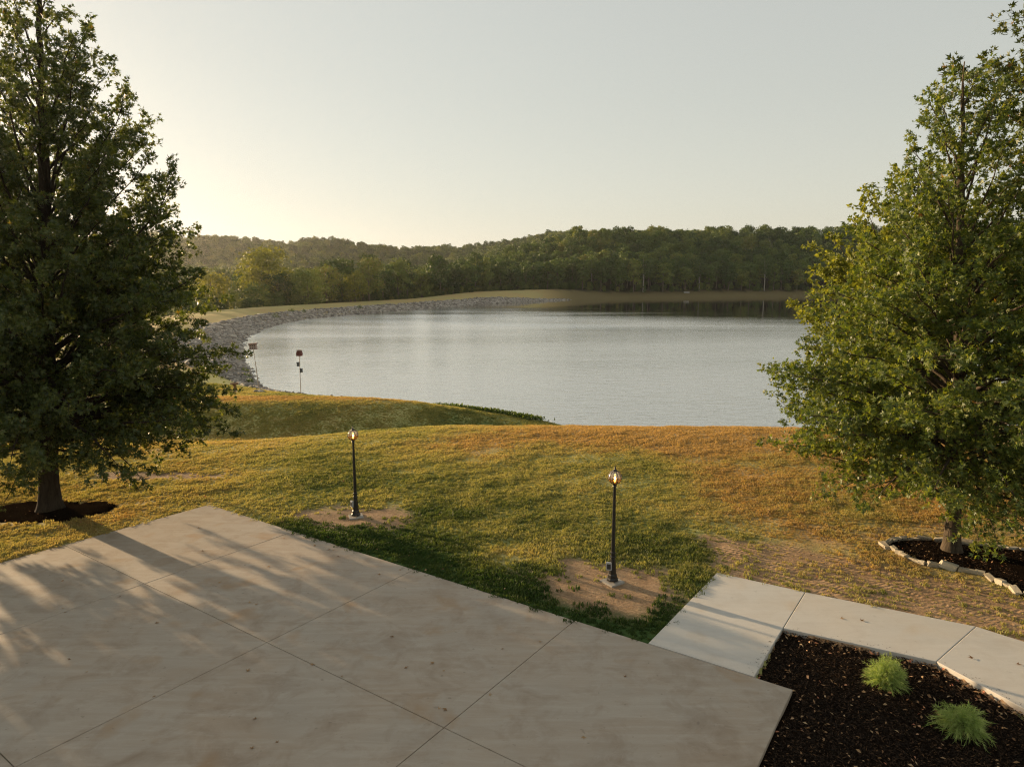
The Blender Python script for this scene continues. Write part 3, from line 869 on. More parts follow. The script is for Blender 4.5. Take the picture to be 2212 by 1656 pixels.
M_LIGHT = leaf_mat('light_leaf', [(0, (0.13, 0.155, 0.030)), (0.6, (0.20, 0.225, 0.045)), (1, (0.28, 0.28, 0.060))], trans=.42, trans_tint=(1.5, 1.4, .5), rough=.5, spec=.3, patch=.4)
M_MAPLE = leaf_mat('maple_leaf', [(0, (0.042, 0.062, 0.018)), (0.6, (0.082, 0.105, 0.028)), (0.95, (0.13, 0.14, 0.035)), (1, (0.22, 0.10, 0.03))], trans=.36, trans_tint=(1.6, 1.5, .45), rough=.42, spec=.4, patch=.4)

OAK_LEAF = np.array([  # three crossing pointed lobes
    (0, 0, 0), (.45, .13, .03), (1.0, 0, -.05), (.45, -.13, .03),
    (.16, .0, 0), (.50, .10, .05), (.66, .46, .02), (.30, .22, .05),
    (.16, .0, 0), (.30, -.22, .05), (.66, -.46, .02), (.50, -.10, .05)])
BROAD_LEAF = np.array([(0, 0, 0), (.42, .30, .06), (1.0, 0, -.08), (.42, -.30, .06)])
OAK_QUADS = np.array([(0, 1, 2, 3), (4, 5, 6, 7), (8, 9, 10, 11)])
BROAD_QUADS = np.array([(0, 1, 2, 3)])

def leaves_mesh(name, pos, dirs, nrm, size, tmpl, quads, rng, origin):
    pos = np.asarray(pos); dirs = dirs / (np.linalg.norm(dirs, axis=1, keepdims=True) + 1e-9)
    side = np.cross(nrm, dirs); side /= (np.linalg.norm(side, axis=1, keepdims=True) + 1e-9)
    up = np.cross(dirs, side)
    T = tmpl
    V = (pos[:, None, :] + size[:, None, None] * (T[None, :, 0:1] * dirs[:, None, :] + T[None, :, 1:2] * side[:, None, :] + T[None, :, 2:3] * up[:, None, :])) - np.asarray(origin)
    n, k = len(pos), len(T)
    F = (np.arange(n)[:, None, None] * k + quads[None]).reshape(-1, 4)
    rnd = np.repeat(rng.uniform(0, 1, n), k)
    return np_mesh(name, V.reshape(-1, 3), F, False, dict(rnd=rnd))

def norm(v): return v / (np.linalg.norm(v) + 1e-9)

def build_tree(name, label, base, Ht, prof, seed, lean=(0, 0), r0=.33, n_prim=70, sec_per_m=2.3, twigs=5, leaves=12, leaf=.15, mat=None, bark=None, tmpl=OAK_LEAF, quads=OAK_QUADS, ang=(-18, 58), z_first=1.6, skip=None, group=None, tspread=.13, bare_r=.27, apow=.75):
    rng = np.random.default_rng(seed)
    bx, by = base; bz = H1(bx, by)
    pz = np.array([p[0] for p in prof]); pr = np.array([p[1] for p in prof])
    Rz = lambda z: np.interp(z, pz, pr)
    wob = rng.uniform(0, 6.28, 2)
    def axis(z):
        t = z / Ht
        return np.array([bx + lean[0] * t ** 1.15 + .10 * math.sin(3.1 * t + wob[0]) * t, by + lean[1] * t + .10 * math.sin(2.7 * t + wob[1]) * t, bz + z])
    root = tag(empty(name, (bx, by, bz)), label, 'tree', group)
    V = []; F = []
    zs = np.concatenate([[-.15, .0, .12, .3, .6], np.linspace(1.0, Ht * .985, 26)])
    rad = [r0 * (max(0, 1 - z / Ht) ** .85) + .012 + r0 * .55 * math.exp(-max(z, 0) / .22) for z in zs]
    tube(V, F, [axis(max(z, -.15)) if z >= 0 else axis(0) + np.array([0, 0, z]) for z in zs], rad, 14)
    tv = np.array(V) - np.array([bx, by, bz])
    tv[:, :2] *= (1 + .06 * vnoise(tv[:, 0] * 9, tv[:, 2] * 2 + tv[:, 1] * 9, 1, seed))[:, None]
    link('trunk', np_mesh('trunk', tv, F, True), bark or M_BARK, root)
    V = []; F = []
    LP = []; LD = []; LN = []; LS = []
    # tip heights spread so that the shell is evenly filled
    zz = np.linspace(pz[0], pz[-1] * .985, 400); w = np.interp(zz, pz, pr) ** 1.0 + .9; cw = np.cumsum(w); cw /= cw[-1]
    az0 = rng.uniform(0, 6.28)
    for i in range(n_prim):
        zt = float(np.interp((i + rng.uniform(.1, .9)) / n_prim, cw, zz))
        u = (zt - pz[0]) / (pz[-1] - pz[0])
        az = az0 + i * 2.39996 + rng.normal(0, .25)
        if skip is not None and skip(az, zt): continue
        a = R(ang[0] + (ang[1] - ang[0]) * u ** apow + rng.normal(0, 7))
        Rt = max(.25, float(Rz(zt)) * rng.uniform(.72, 1.06))
        za = min(max(zt - Rt * math.tan(a), z_first), Ht * .95)
        if za > zt and a > 0: za = zt * .9
        s = axis(za); c = axis(zt)
        tip = np.array([c[0] + Rt * math.cos(az), c[1] + Rt * math.sin(az), bz + zt])
        L = np.linalg.norm(tip - s)
        mid = (s + tip) / 2 + np.array([0, 0, (.10 if a > 0 else .16) * Rt])
        ts = np.linspace(0, 1, 9)
        cur = np.array([(1 - t) ** 2 * s + 2 * t * (1 - t) * mid + t * t * tip for t in ts])
        cur[1:-1] += rng.normal(0, .025 * L / 4, (7, 3))
        rb = .018 + .0125 * L * (1 - .35 * u)
        tube(V, F, cur, np.linspace(rb, .006, 9), 5)
        ns = max(4, int(L * sec_per_m))
        for k in range(ns):
            t = bare_r + (1 - bare_r) * (k + rng.uniform(0, .9)) / ns
            t = min(t, 1.0)
            q = t * 8; i0 = min(int(q), 7); p = cur[i0] + (cur[i0 + 1] - cur[i0]) * (q - i0)
            d = norm(cur[i0 + 1] - cur[i0])
            sd = norm(np.cross(d, [0, 0, 1])) * (1 if k % 2 else -1)
            ds = norm(d * rng.uniform(.45, .9) + sd * rng.uniform(.35, 1.0) + np.array([0, 0, rng.normal(.05 + .25 * u, .3)]))
            if t > .93: ds = norm(d + rng.normal(0, .25, 3))
            l2 = (.30 + .30 * L * (1 - t * .75)) * rng.uniform(.6, 1.15)
            e = p + ds * l2 + np.array([0, 0, -.06 * l2])
            m2 = (p + e) / 2 + np.array([0, 0, .05 * l2])
            tube(V, F, [p, m2, e], [.004 + .006 * l2, .004 + .004 * l2, .003], 3)
            nt = max(2, int(round(twigs * l2 / .9)))
            for g in range(nt):
                tt = .2 + .8 * (g + rng.uniform(0, 1)) / nt
                tp = p + (e - p) * tt + np.array([0, 0, .05 * l2 * math.sin(math.pi * tt)])
                td = norm(ds * .7 + rng.normal(0, .55, 3) + np.array([0, 0, .1 * u]))
                tl2 = rng.uniform(.14, .36)
                m = int(leaves * rng.uniform(.7, 1.3))
                f = rng.uniform(.15, 1.0, m)
                P = tp + td * (tl2 * f)[:, None] + rng.normal(0, tspread * .35, (m, 3))
                LP.append(P)
                LD.append(td * .55 + rng.normal(0, .6, (m, 3)) + np.array([0, 0, -.10]))
                nn = rng.normal(0, .75, (m, 3)); nn[:, 2] += .45
                LN.append(nn); LS.append(leaf * rng.uniform(.65, 1.2, m))
    me = np_mesh('branches', np.array(V) - np.array([bx, by, bz]), F, True)
    link('branches', me, bark or M_BARK, root)
    LP = np.concatenate(LP); LD = np.concatenate(LD); LN = np.concatenate(LN); LS = np.concatenate(LS)
    keep = LP[:, 2] > bz + .35
    me = leaves_mesh('crown', LP[keep], LD[keep], LN[keep], LS[keep], tmpl, quads, rng, (bx, by, bz))
    link('crown', me, mat, root)
    print(name, 'leaves', keep.sum())
    return root

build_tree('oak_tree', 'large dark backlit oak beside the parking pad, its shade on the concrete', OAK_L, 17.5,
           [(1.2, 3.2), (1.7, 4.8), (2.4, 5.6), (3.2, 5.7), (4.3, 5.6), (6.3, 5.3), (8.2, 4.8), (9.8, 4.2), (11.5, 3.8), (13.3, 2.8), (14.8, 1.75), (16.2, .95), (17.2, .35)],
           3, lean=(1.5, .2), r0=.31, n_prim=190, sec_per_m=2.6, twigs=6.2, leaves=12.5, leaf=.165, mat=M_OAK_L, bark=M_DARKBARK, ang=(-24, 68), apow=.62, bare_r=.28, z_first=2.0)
build_tree('oak_tree', 'young oak with glossy sunlit leaves inside the stone edging', OAK_R, 13.6,
           [(1.2, 2.2), (1.6, 3.2), (2.4, 4.3), (3.7, 4.8), (4.55, 5.0), (5.5, 4.4), (6.45, 4.2), (8.3, 3.1), (9.7, 2.1), (11.4, 1.3), (12.7, .85), (13.5, .25)],
           8, lean=(-.75, .3), r0=.2, n_prim=160, sec_per_m=2.7, twigs=7, leaves=12.5, leaf=.145, mat=M_OAK_R, ang=(-18, 64), apow=.7)
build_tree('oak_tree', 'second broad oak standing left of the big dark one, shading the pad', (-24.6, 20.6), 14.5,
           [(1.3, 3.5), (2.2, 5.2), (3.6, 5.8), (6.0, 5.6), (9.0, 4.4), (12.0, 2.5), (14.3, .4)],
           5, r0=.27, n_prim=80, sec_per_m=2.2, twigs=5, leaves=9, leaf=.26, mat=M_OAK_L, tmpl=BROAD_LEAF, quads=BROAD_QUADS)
build_tree('leafy_tree', 'pale yellow-green tree standing behind the young oak', (17.6, 30.0), 13.3,
           [(2.0, 2.6), (3.5, 4.0), (6.0, 4.6), (8.5, 4.3), (10.5, 3.2), (12.3, 1.9), (13.2, .6)],
           21, r0=.2, n_prim=90, sec_per_m=2.4, twigs=5.5, leaves=12, leaf=.19, mat=M_LIGHT, tmpl=BROAD_LEAF, quads=BROAD_QUADS, ang=(0, 60))
build_tree('maple_tree', 'tall maple at the right edge with drooping sunlit boughs', (18.45, 18.9), 18.5,
           [(2.0, 2.0), (4.0, 3.8), (7.0, 4.2), (9.5, 4.4), (11.0, 4.9), (13.2, 5.6), (15.0, 5.7), (17.0, 4.0), (18.4, .8)],
           33, r0=.26, n_prim=100, sec_per_m=2.3, twigs=5, leaves=11, leaf=.19, mat=M_MAPLE, ang=(-10, 45))

# ------------------------------------------------------------------ woods beyond the water
def wood_leaf(name, stops, objrand=.7, trans=.2):
    return leaf_mat(name, stops, trans=trans, trans_tint=(1.6, 1.5, .5), rough=.6, spec=.2, objrand=objrand)
M_WOOD = wood_leaf('wood_leaf', [(0, (0.030, 0.056, 0.015)), (0.35, (0.060, 0.100, 0.024)), (0.65, (0.110, 0.155, 0.034)), (0.9, (0.20, 0.22, 0.050)), (1, (0.20, 0.14, 0.038))])
M_YEL = wood_leaf('yellow_green_leaf', [(0, (0.11, 0.13, 0.028)), (0.6, (0.19, 0.20, 0.042)), (1, (0.28, 0.25, 0.055))], .3, .42)
M_PALEBARK = bark_mat('pale_bark', (0.16, 0.145, 0.12), (0.36, 0.33, 0.28), 3)
M_WOODBARK = bark_mat('wood_bark', (0.07, 0.055, 0.04), (0.20, 0.165, 0.125), 3)

def far_tree_meshes(seed, Ht, Rad, n_lobes, n_clumps, size, crown_lo, kind):
    rng = np.random.default_rng(seed)
    LP = []; LD = []; LN = []; LS = []
    lobes = []
    for k in range(n_lobes):
        u = (k + .5) / n_lobes
        z = Ht * (crown_lo + (1 - crown_lo) * (u ** .85) * .93)
        shape = math.sin(math.pi * min(1, max(0, .20 + .66 * u))) ** .6
        if kind == 'cone': shape = 1.05 - u
        a = k * 2.4 + rng.normal(0, .4); rr = Rad * shape * rng.uniform(.35, .72)
        lobes.append((np.array([rr * math.cos(a), rr * math.sin(a), z]), Rad * rng.uniform(.30, .52) * (.6 + .5 * shape)))
    vol = np.array([l[1] ** 2 for l in lobes]); vol /= vol.sum()
    for (c, r), f in zip(lobes, vol):
        m = int(n_clumps * f)
        d = rng.normal(0, 1, (m, 3)); d /= np.linalg.norm(d, axis=1, keepdims=True)
        d[:, 2] = np.where(d[:, 2] < -.3, -d[:, 2] * .6, d[:, 2])
        rad = r * rng.uniform(.55, 1.12, m) 
        LP.append(c + d * rad[:, None] * np.array([1, 1, .85]))
        LN.append(d + rng.normal(0, .28, (m, 3))); LD.append(rng.normal(0, 1, (m, 3))); LS.append(size * rng.uniform(.6, 1.3, m))
    LP = np.concatenate(LP); LN = np.concatenate(LN); LD = np.concatenate(LD); LS = np.concatenate(LS)
    crown = leaves_mesh('crown', LP, LD, LN, LS, OAK_LEAF * np.array([1, 1.7, 1]), OAK_QUADS, rng, (0, 0, 0))
    V = []; F = []
    zz = np.linspace(-.5, Ht * .86, 7); off = np.cumsum(rng.normal(0, .10, (7, 2)), 0)
    pts = [np.array([off[i, 0], off[i, 1], z]) for i, z in enumerate(zz)]
    tube(V, F, pts, np.linspace(Ht * .017 + .05, .04, 7), 6)
    for c, r in lobes[::2]:
        z0 = max(Ht * .2, c[2] * .62); p0 = np.array([np.interp(z0, zz, off[:, 0]), np.interp(z0, zz, off[:, 1]), z0])
        tube(V, F, [p0, (p0 + c) / 2 + np.array([0, 0, .2]), c], [.09, .06, .03], 4)
    return crown, np_mesh('trunk', V, F, True)

FAR = []
specs = [(1, 15, 4.4, 15, 800, 1.0, .30, 'round'), (2, 17, 4.8, 17, 900, 1.0, .34, 'round'), (3, 13.5, 4.6, 14, 800, .95, .22, 'round'), (4, 18, 4.0, 16, 900, .8, .36, 'round'),
         (5, 16, 5.4, 18, 1000, 1.05, .30, 'round'), (6, 14, 3.6, 12, 750, .75, .30, 'round'), (7, 17, 4.3, 15, 850, .95, .25, 'round')]
for sp in specs:
    c, t = far_tree_meshes(*sp)
    c.materials.append(M_WOOD); t.materials.append(M_WOODBARK)
    FAR.append((c, t, sp[1]))
FAR_PALE = []
for sp in [(11, 19, 3.9, 14, 900, .75, .42, 'round'), (12, 20, 4.2, 14, 900, .75, .46, 'round')]:
    c, t = far_tree_meshes(*sp)
    c.materials.append(M_WOOD); t.materials.append(M_PALEBARK)
    FAR_PALE.append((c, t, sp[1]))
BIG = []
for sp in [(21, 17, 6.4, 26, 4200, .55, .16, 'round'), (22, 12, 5.0, 20, 2600, .5, .10, 'round'), (23, 9, 4.6, 16, 2000, .5, .05, 'round'), (24, 15, 5.2, 22, 3000, .55, .15, 'round')]:
    c, t = far_tree_meshes(*sp)
    c.materials.append(M_YEL); t.materials.append(M_WOODBARK)
    BIG.append((c, t, sp[1]))
BIGG = []
for (c, t, h) in BIG:
    c2 = c.copy(); c2.materials.clear(); c2.materials.append(M_WOOD); BIGG.append((c2, t, h))

first_crowns = []
def place_tree(name, proto, x, y, z, sc, rz, label, group=None):
    c, t, h = proto
    r = tag(empty(name, (x, y, z), rz), label, 'tree', group)
    r.scale = (sc[0], sc[0], sc[1])
    for nm, me in (('trunk', t), ('crown', c)):
        o = bpy.data.objects.new(nm, me); o.parent = r; col.objects.link(o)
        if nm == 'crown' and me not in [f[0] for f in first_crowns]: first_crowns.append((me, o))
    return r

rng = np.random.default_rng(42)
# the trees behind the left end of the dam: bright, backlit, each its own
DAM_TREES = [  # proto set, index, x, y, height scale, width scale, label
    (BIG, 0, -74, 201, 1.32, 1.5, 'tallest rounded yellow-green tree behind the left bend of the dam'),
    (BIG, 3, -87, 194, 1.1, 1.15, 'yellow-green tree just left of the tallest one behind the dam'),
    (BIG, 1, -86, 182, 1.1, 1.2, 'low sunlit yellow-green tree behind the dam crest at its bend'),
    (BIG, 2, -95, 180, 1.35, 1.3, 'bushy pale green tree beside the big dark oak, beyond the dam'),
    (BIG, 1, -104, 188, 1.3, 1.2, 'sunlit tree half hidden by the big dark oak, beyond the dam'),
    (BIGG, 1, -68, 196, .95, 1.1, 'round green tree right of the tallest yellow-green one behind the dam'),
    (BIGG, 2, -72, 190, 1.0, 1.1, 'low green bush-like tree under the tallest tree behind the dam'),
    (BIGG, 2, -60, 198, 1.15, 1.2, 'low spreading green tree behind the middle of the dam bend'),
    (BIGG, 1, -58, 210, 1.0, 1.15, 'broad dark green tree behind the dam, second right of the tallest'),
    (BIG, 2, -50, 214, 1.05, 1.0, 'small yellow-green tree in front of darker trees behind the dam'),
    (BIGG, 3, -48, 226, .95, 1.1, 'large dark green tree rising above the middle of the dam'),
]
for st, k, x, y, hs, ws, lab in DAM_TREES:
    place_tree('broadleaf_tree', st[k], x, y, H1(x, y) - .2, (ws, hs), rng.uniform(0, 6.28), lab)

# sample the wood
cand = rng.uniform((-95, 190), (330, 520), (60000, 2))
d = lake_sd(cand[:, 0], cand[:, 1])
bnk = sstep(14, 60, cand[:, 0]) * sstep(230, 280, cand[:, 1])
edge = 24 * (1 - bnk) + 13 * bnk
okc = (d > edge + 1.5 * vnoise(cand[:, 0], cand[:, 1], 14, 51)) & (d < edge + 120) & (np.abs(cand[:, 0]) < cand[:, 1] * .86)
okc &= (cand[:, 0] > -62 + 0.0 * cand[:, 1]) | (cand[:, 1] > 205)
okc &= ~((cand[:, 0] < -36) & (cand[:, 1] < 222))
cand = cand[okc]; d = d[okc]; edge = edge[okc]
sel = []; grid = {}
for i, (x, y) in enumerate(cand):
    dep = d[i] - edge[i]
    mind = 5.2 + min(dep, 60) * .035
    gx, gy = int(x // 8), int(y // 8); hit = False
    for ax in (-1, 0, 1):
        for ay in (-1, 0, 1):
            for j in grid.get((gx + ax, gy + ay), ()):
                if (cand[j, 0] - x) ** 2 + (cand[j, 1] - y) ** 2 < mind * mind: hit = True; break
    if hit: continue
    grid.setdefault((gx, gy), []).append(i); sel.append(i)
sel = np.array(sel)
sx, sy, dep = cand[sel, 0], cand[sel, 1], d[sel] - edge[sel]
vis = sx < sy * .50                                    # right of this the near trees hide the wood
order = np.argsort(dep + 400 * (~vis) + .02 * sy)
single, rest = order[:270], order[270:]
zz = height(sx, sy)
print('wood trees', len(sel))
def wood_place(x, y):
    u = x / y
    for lim, txt in ((-.26, 'left of the tallest dam tree'), (-.17, 'behind the left third of the dam'), (-.10, 'behind the middle of the dam'), (-.03, 'behind the right third of the dam'), (.05, 'above the far end of the dam'),
                     (.13, 'above the bare far bank'), (.20, 'just left of the pale boat'), (.26, 'straight above the pale boat'), (.33, 'just right of the pale boat'), (.40, 'well right of the pale boat')):
        if u < lim: return txt
    return 'across the water beside the young oak'
LOOK = ['rounded', 'tall full', 'low broad', 'tall slender', 'wide spreading', 'small narrow', 'tall oval']
for k in single:
    x, y = sx[k], sy[k]
    front = dep[k] < 6
    if front and x > 40 and rng.uniform() < .26:
        place_tree('broadleaf_tree', FAR_PALE[int(rng.integers(2))], x, y, zz[k] - .2, (rng.uniform(.85, 1.1), rng.uniform(.85, 1.05)), rng.uniform(0, 6.28),
                   'tall tree with a bare pale trunk ' + wood_place(x, y), 'pale-trunked trees along the far shore')
    else:
        q = int(rng.integers(7)); pr = FAR[q]
        hs = rng.uniform(.80, 1.08)
        row = 'front rank' if front else 'second rank' if dep[k] < 14 else 'third rank' if dep[k] < 24 else 'deep rank'
        size = 'short' if hs < .88 else 'high' if hs > 1.0 else 'middling'
        place_tree('broadleaf_tree', pr, x, y, zz[k] - .2, (rng.uniform(.8, 1.2), hs), rng.uniform(0, 6.28), '%s %s tree, %s, %s' % (size, LOOK[q], row, wood_place(x, y)), 'trees of the wood beyond the lake')

def tree_mass(name, X, Y, Z, S, label, srcs):
    """a far mass of trees that reads as one"""
    me = bpy.data.meshes.new(name)
    me.vertices.add(len(X)); me.vertices.foreach_set('co', np.stack([X, Y, Z], 1).astype(np.float32).ravel())
    at = me.attributes.new('tsize', 'FLOAT', 'POINT'); at.data.foreach_set('value', S.astype(np.float32))
    o = link(name, me, M_WOOD)
    tag(o, label, 'wood', kind='stuff')
    ng = bpy.data.node_groups.new(name, 'GeometryNodeTree')
    ng.interface.new_socket('Geometry', in_out='INPUT', socket_type='NodeSocketGeometry')
    ng.interface.new_socket('Geometry', in_out='OUTPUT', socket_type='NodeSocketGeometry')
    N = ng.nodes; L = ng.links
    gi = N.new('NodeGroupInput'); go = N.new('NodeGroupOutput')
    mp = N.new('GeometryNodeMeshToPoints'); L.new(gi.outputs[0], mp.inputs[0])
    jn = N.new('GeometryNodeJoinGeometry')
    for s in srcs:
        oi = N.new('GeometryNodeObjectInfo'); oi.transform_space = 'ORIGINAL'; oi.inputs['Object'].default_value = s; oi.inputs['As Instance'].default_value = True
        L.new(oi.outputs['Geometry'], jn.inputs[0])
    ip = N.new('GeometryNodeInstanceOnPoints'); ip.inputs['Pick Instance'].default_value = True
    rv = N.new('FunctionNodeRandomValue'); rv.data_type = 'FLOAT_VECTOR'; rv.inputs[0].default_value = (0, 0, 0); rv.inputs[1].default_value = (0, 0, 6.283)
    na = N.new('GeometryNodeInputNamedAttribute'); na.data_type = 'FLOAT'; na.inputs['Name'].default_value = 'tsize'
    ri = N.new('FunctionNodeRandomValue'); ri.data_type = 'INT'; ri.inputs[4].default_value = 0; ri.inputs[5].default_value = len(srcs) - 1
    L.new(mp.outputs[0], ip.inputs['Points']); L.new(jn.outputs[0], ip.inputs['Instance'])
    L.new(ri.outputs[2], ip.inputs['Instance Index'])
    L.new(rv.outputs[0], ip.inputs['Rotation']); L.new(na.outputs['Attribute'], ip.inputs['Scale'])
    L.new(ip.outputs[0], go.inputs[0])
    o.modifiers.new('trees', 'NODES').node_group = ng
    return o
srcs = [o for me, o in first_crowns if me in [f[0] for f in FAR]]
tree_mass('far_wood', sx[rest], sy[rest], zz[rest] - 1.0, rng.uniform(.85, 1.08, len(rest)), 'dense dark wood filling the slope behind the far shore', srcs)
c2 = rng.uniform((-760, 330), (190, 960), (22000, 2))
keep = (np.abs(c2[:, 0]) < c2[:, 1] * .86) & (c2[:, 1] > 250 + .0 * c2[:, 0])
c2 = c2[keep]
z2 = height(c2[:, 0], c2[:, 1])
keep = (rng.uniform(0, 1, len(c2)) < .42)
keep &= ~((c2[:, 0] > -60) & (c2[:, 1] < 560))
c2 = c2[keep]; z2 = z2[keep]
print('ridge trees', len(c2))
tree_mass('ridge_wood', c2[:, 0], c2[:, 1], z2 - 1.5, rng.uniform(.7, 1.25, len(c2)), 'hazy wooded ridge on the horizon beyond the dam', srcs)
# undergrowth along the foot of the wood and behind the dam
c3 = rng.uniform((-120, 150), (330, 420), (30000, 2)); d3 = lake_sd(c3[:, 0], c3[:, 1])
b3 = sstep(14, 60, c3[:, 0]) * sstep(230, 280, c3[:, 1]); e3 = 22 * (1 - b3) + 12.0 * b3
k3 = (d3 > e3) & (d3 < e3 + 12) & (np.abs(c3[:, 0]) < c3[:, 1] * .86)
k3 &= rng.uniform(0, 1, len(c3)) < np.where(c3[:, 0] > 45, .22, .6)
c3 = c3[k3]
tree_mass('undergrowth', c3[:, 0], c3[:, 1], height(c3[:, 0], c3[:, 1]) - 1.3, rng.uniform(.16, .36, len(c3)), 'dark shrubby undergrowth along the foot of the wood', srcs)

# ------------------------------------------------------------------ lamp posts
M_IRON = plain('black_iron', (0.012, 0.011, 0.010), .38, 0.0, .5, .2, 30)
M_FOOT = plain('footing_concrete', (0.34, 0.31, 0.27), .9, 0, .2, .25, 9)
M_BOX = plain('grey_plastic', (0.36, 0.36, 0.35), .5, 0, .4, .06, 12)
M_SOCKET = plain('dark_socket', (0.03, 0.03, 0.03), .5)
def glow(name, c, e):
    b = NB(name); return b.done(b.n('ShaderNodeEmission', {'Color': (*c, 1), 'Strength': e}).outputs[0])
M_BULB = glow('lit_bulb', (1.0, 0.58, 0.18), 9.0)
def glass_mat(name, tint, gl=.12):
    b = NB(name)
    t = b.n('ShaderNodeBsdfTransparent', {'Color': tint}).outputs[0]
    g = b.n('ShaderNodeBsdfGlossy', {'Color': (1, 1, 1, 1), 'Roughness': .08}).outputs[0]
    fr = b.n('ShaderNodeLayerWeight', {'Blend': .35}).outputs['Fresnel']
    f = b.math('ADD', b.math('MULTIPLY', fr, .5), gl)
    df = b.n('ShaderNodeBsdfDiffuse', {'Color': (tint[0] * .8, tint[1] * .8, tint[2] * .8, 1)}).outputs[0]
    m0 = b.n('ShaderNodeMixShader', {0: .18, 1: t, 2: df}).outputs[0]
    return b.done(b.n('ShaderNodeMixShader', {0: f, 1: m0, 2: g}).outputs[0])
M_CLEAR = glass_mat('clear_glass', (0.92, 0.90, 0.86, 1))
M_AMBER = glass_mat('amber_glass', (0.90, 0.56, 0.20, 1), .06)

def lamp_parts():
    P = {}
    P['footing'] = (box_mesh('footing', .46, .46, .13, .012, -.10), M_FOOT)
    P['base'] = (lathe('base', [(.155, .06), (.155, .095), (.125, .125), (.115, .20), (.098, .22), (.088, .38), (.070, .60), (.066, .63), (.080, .64), (.080, .665), (.062, .68), (.060, .74), (.072, .75), (.072, .775), (.054, .79)], 8, False), M_IRON)
    P['shaft'] = (lathe('shaft', [(.053, .785), (.035, 2.40), (.035, 2.44)], 14), M_IRON)
    P['neck'] = (lathe('neck', [(.036, 2.43), (.055, 2.445), (.045, 2.465), (.050, 2.49), (.085, 2.515), (.088, 2.53), (.05, 2.535)], 16), M_IRON)
    zc, r = 2.66, .168
    n_r = 10
    V = []; F = []
    for k in range(n_r):
        a = 2 * math.pi * k / n_r
        th = np.linspace(-.93, 1.52, 15)
        tube(V, F, [np.array([(r + .004) * math.cos(t) * math.cos(a), (r + .004) * math.cos(t) * math.sin(a), zc + (r + .004) * math.sin(t)]) for t in th], [.0065] * 15, 5)
    # scalloped band where clear upper panes meet amber lower panes
    aa = np.linspace(0, 2 * math.pi, 81)
    band = []
    for a in aa:
        t = .02 - .20 * abs(math.sin(n_r * a / 2)) + .05
        band.append(np.array([(r + .004) * math.cos(t) * math.cos(a), (r + .004) * math.cos(t) * math.sin(a), zc + (r + .004) * math.sin(t)]))
    tube(V, F, band, [.0055] * 81, 5)
    P['cage'] = (np_mesh('cage', V, F, True), M_IRON)
    def dome(name, t0, t1):
        return lathe(name, [(r * math.cos(t), zc + r * math.sin(t)) for t in np.linspace(t0, t1, 10)], 30, caps=False)
    P['upper_pane'] = (dome('upper_pane', -.04, 1.50), M_CLEAR)
    P['lower_pane'] = (dome('lower_pane', -.93, -.045), M_AMBER)
    P['finial'] = (lathe('finial', [(.065, zc + .155), (.055, zc + .178), (.028, zc + .195), (.020, zc + .22), (.026, zc + .232), (.012, zc + .25), (.007, zc + .275), (.002, zc + .31)], 12), M_IRON)
    P['bulb'] = (lathe('bulb', [(.012, zc - .12), (.020, zc - .10), (.030, zc - .05), (.026, zc - .005), (.010, zc + .02), (.002, zc + .025)], 10), M_BULB)
    P['bulb_socket'] = (lathe('bulb_socket', [(.03, 2.53), (.03, 2.55), (.016, 2.555)], 10), M_IRON)
    return P
LP_ = lamp_parts()
box_me = box_mesh('outlet_box', .15, .07, .20, .012, -.1); box_me.materials.append(M_BOX)
lid_me = box_mesh('cover', .10, .02, .13, .006, -.065); lid_me.materials.append(M_SOCKET)
labels = ['black lamp post on its concrete footing by the pad, nearer the big oak', 'black lamp post on bare soil beside the walkway corner']
for k, (x, y) in enumerate(LAMPS):
    z = H1(x, y)
    root = tag(empty('lamp_post', (x, y, z + .015), R(35 if k else 20)), labels[k], 'lamp post', 'lamp posts on the lawn')
    root.scale = (1, 1, 1.05)
    for nm, (me, mt) in LP_.items():
        if not me.materials: me.materials.append(mt)
        o = bpy.data.objects.new(nm, me); o.parent = root; col.objects.link(o)
    a = R(205 if k else 190) - root.rotation_euler.z
    bo = bpy.data.objects.new('outlet_box', box_me); bo.parent = root; col.objects.link(bo)
    bo.location = (.115 * math.cos(a), .115 * math.sin(a), .43)
    bo.rotation_euler = (0, 0, R(-15 if k else -50) - root.rotation_euler.z)
    lo = bpy.data.objects.new('cover', lid_me); lo.parent = bo; col.objects.link(lo)
    lo.location = (.0, -.034, 0)

# ------------------------------------------------------------------ bird houses, bird bath, stumps, boat on the banks
M_GALV = plain('weathered_pole', (0.34, 0.28, 0.22), .6, 0, .4)
M_WHITE = plain('weathered_white_paint', (0.34, 0.27, 0.24), .7)
M_ROOFB = plain('brown_roof', (0.22, 0.15, 0.12), .8)
M_HOLE = plain('dark_hole', (0.01, 0.01, 0.012), .9)
M_RED = plain('red_paint', (0.14, 0.040, 0.032), .7)
M_BLUEGREY = plain('blue_grey_wood', (0.10, 0.105, 0.115), .8)
M_TERRA = plain('brown_clay', (0.20, 0.11, 0.055), .8)
M_STUMP = plain('stump_wood', (0.10, 0.07, 0.045), .9)

def on_ground(x, y): return (x, y, H1(x, y))

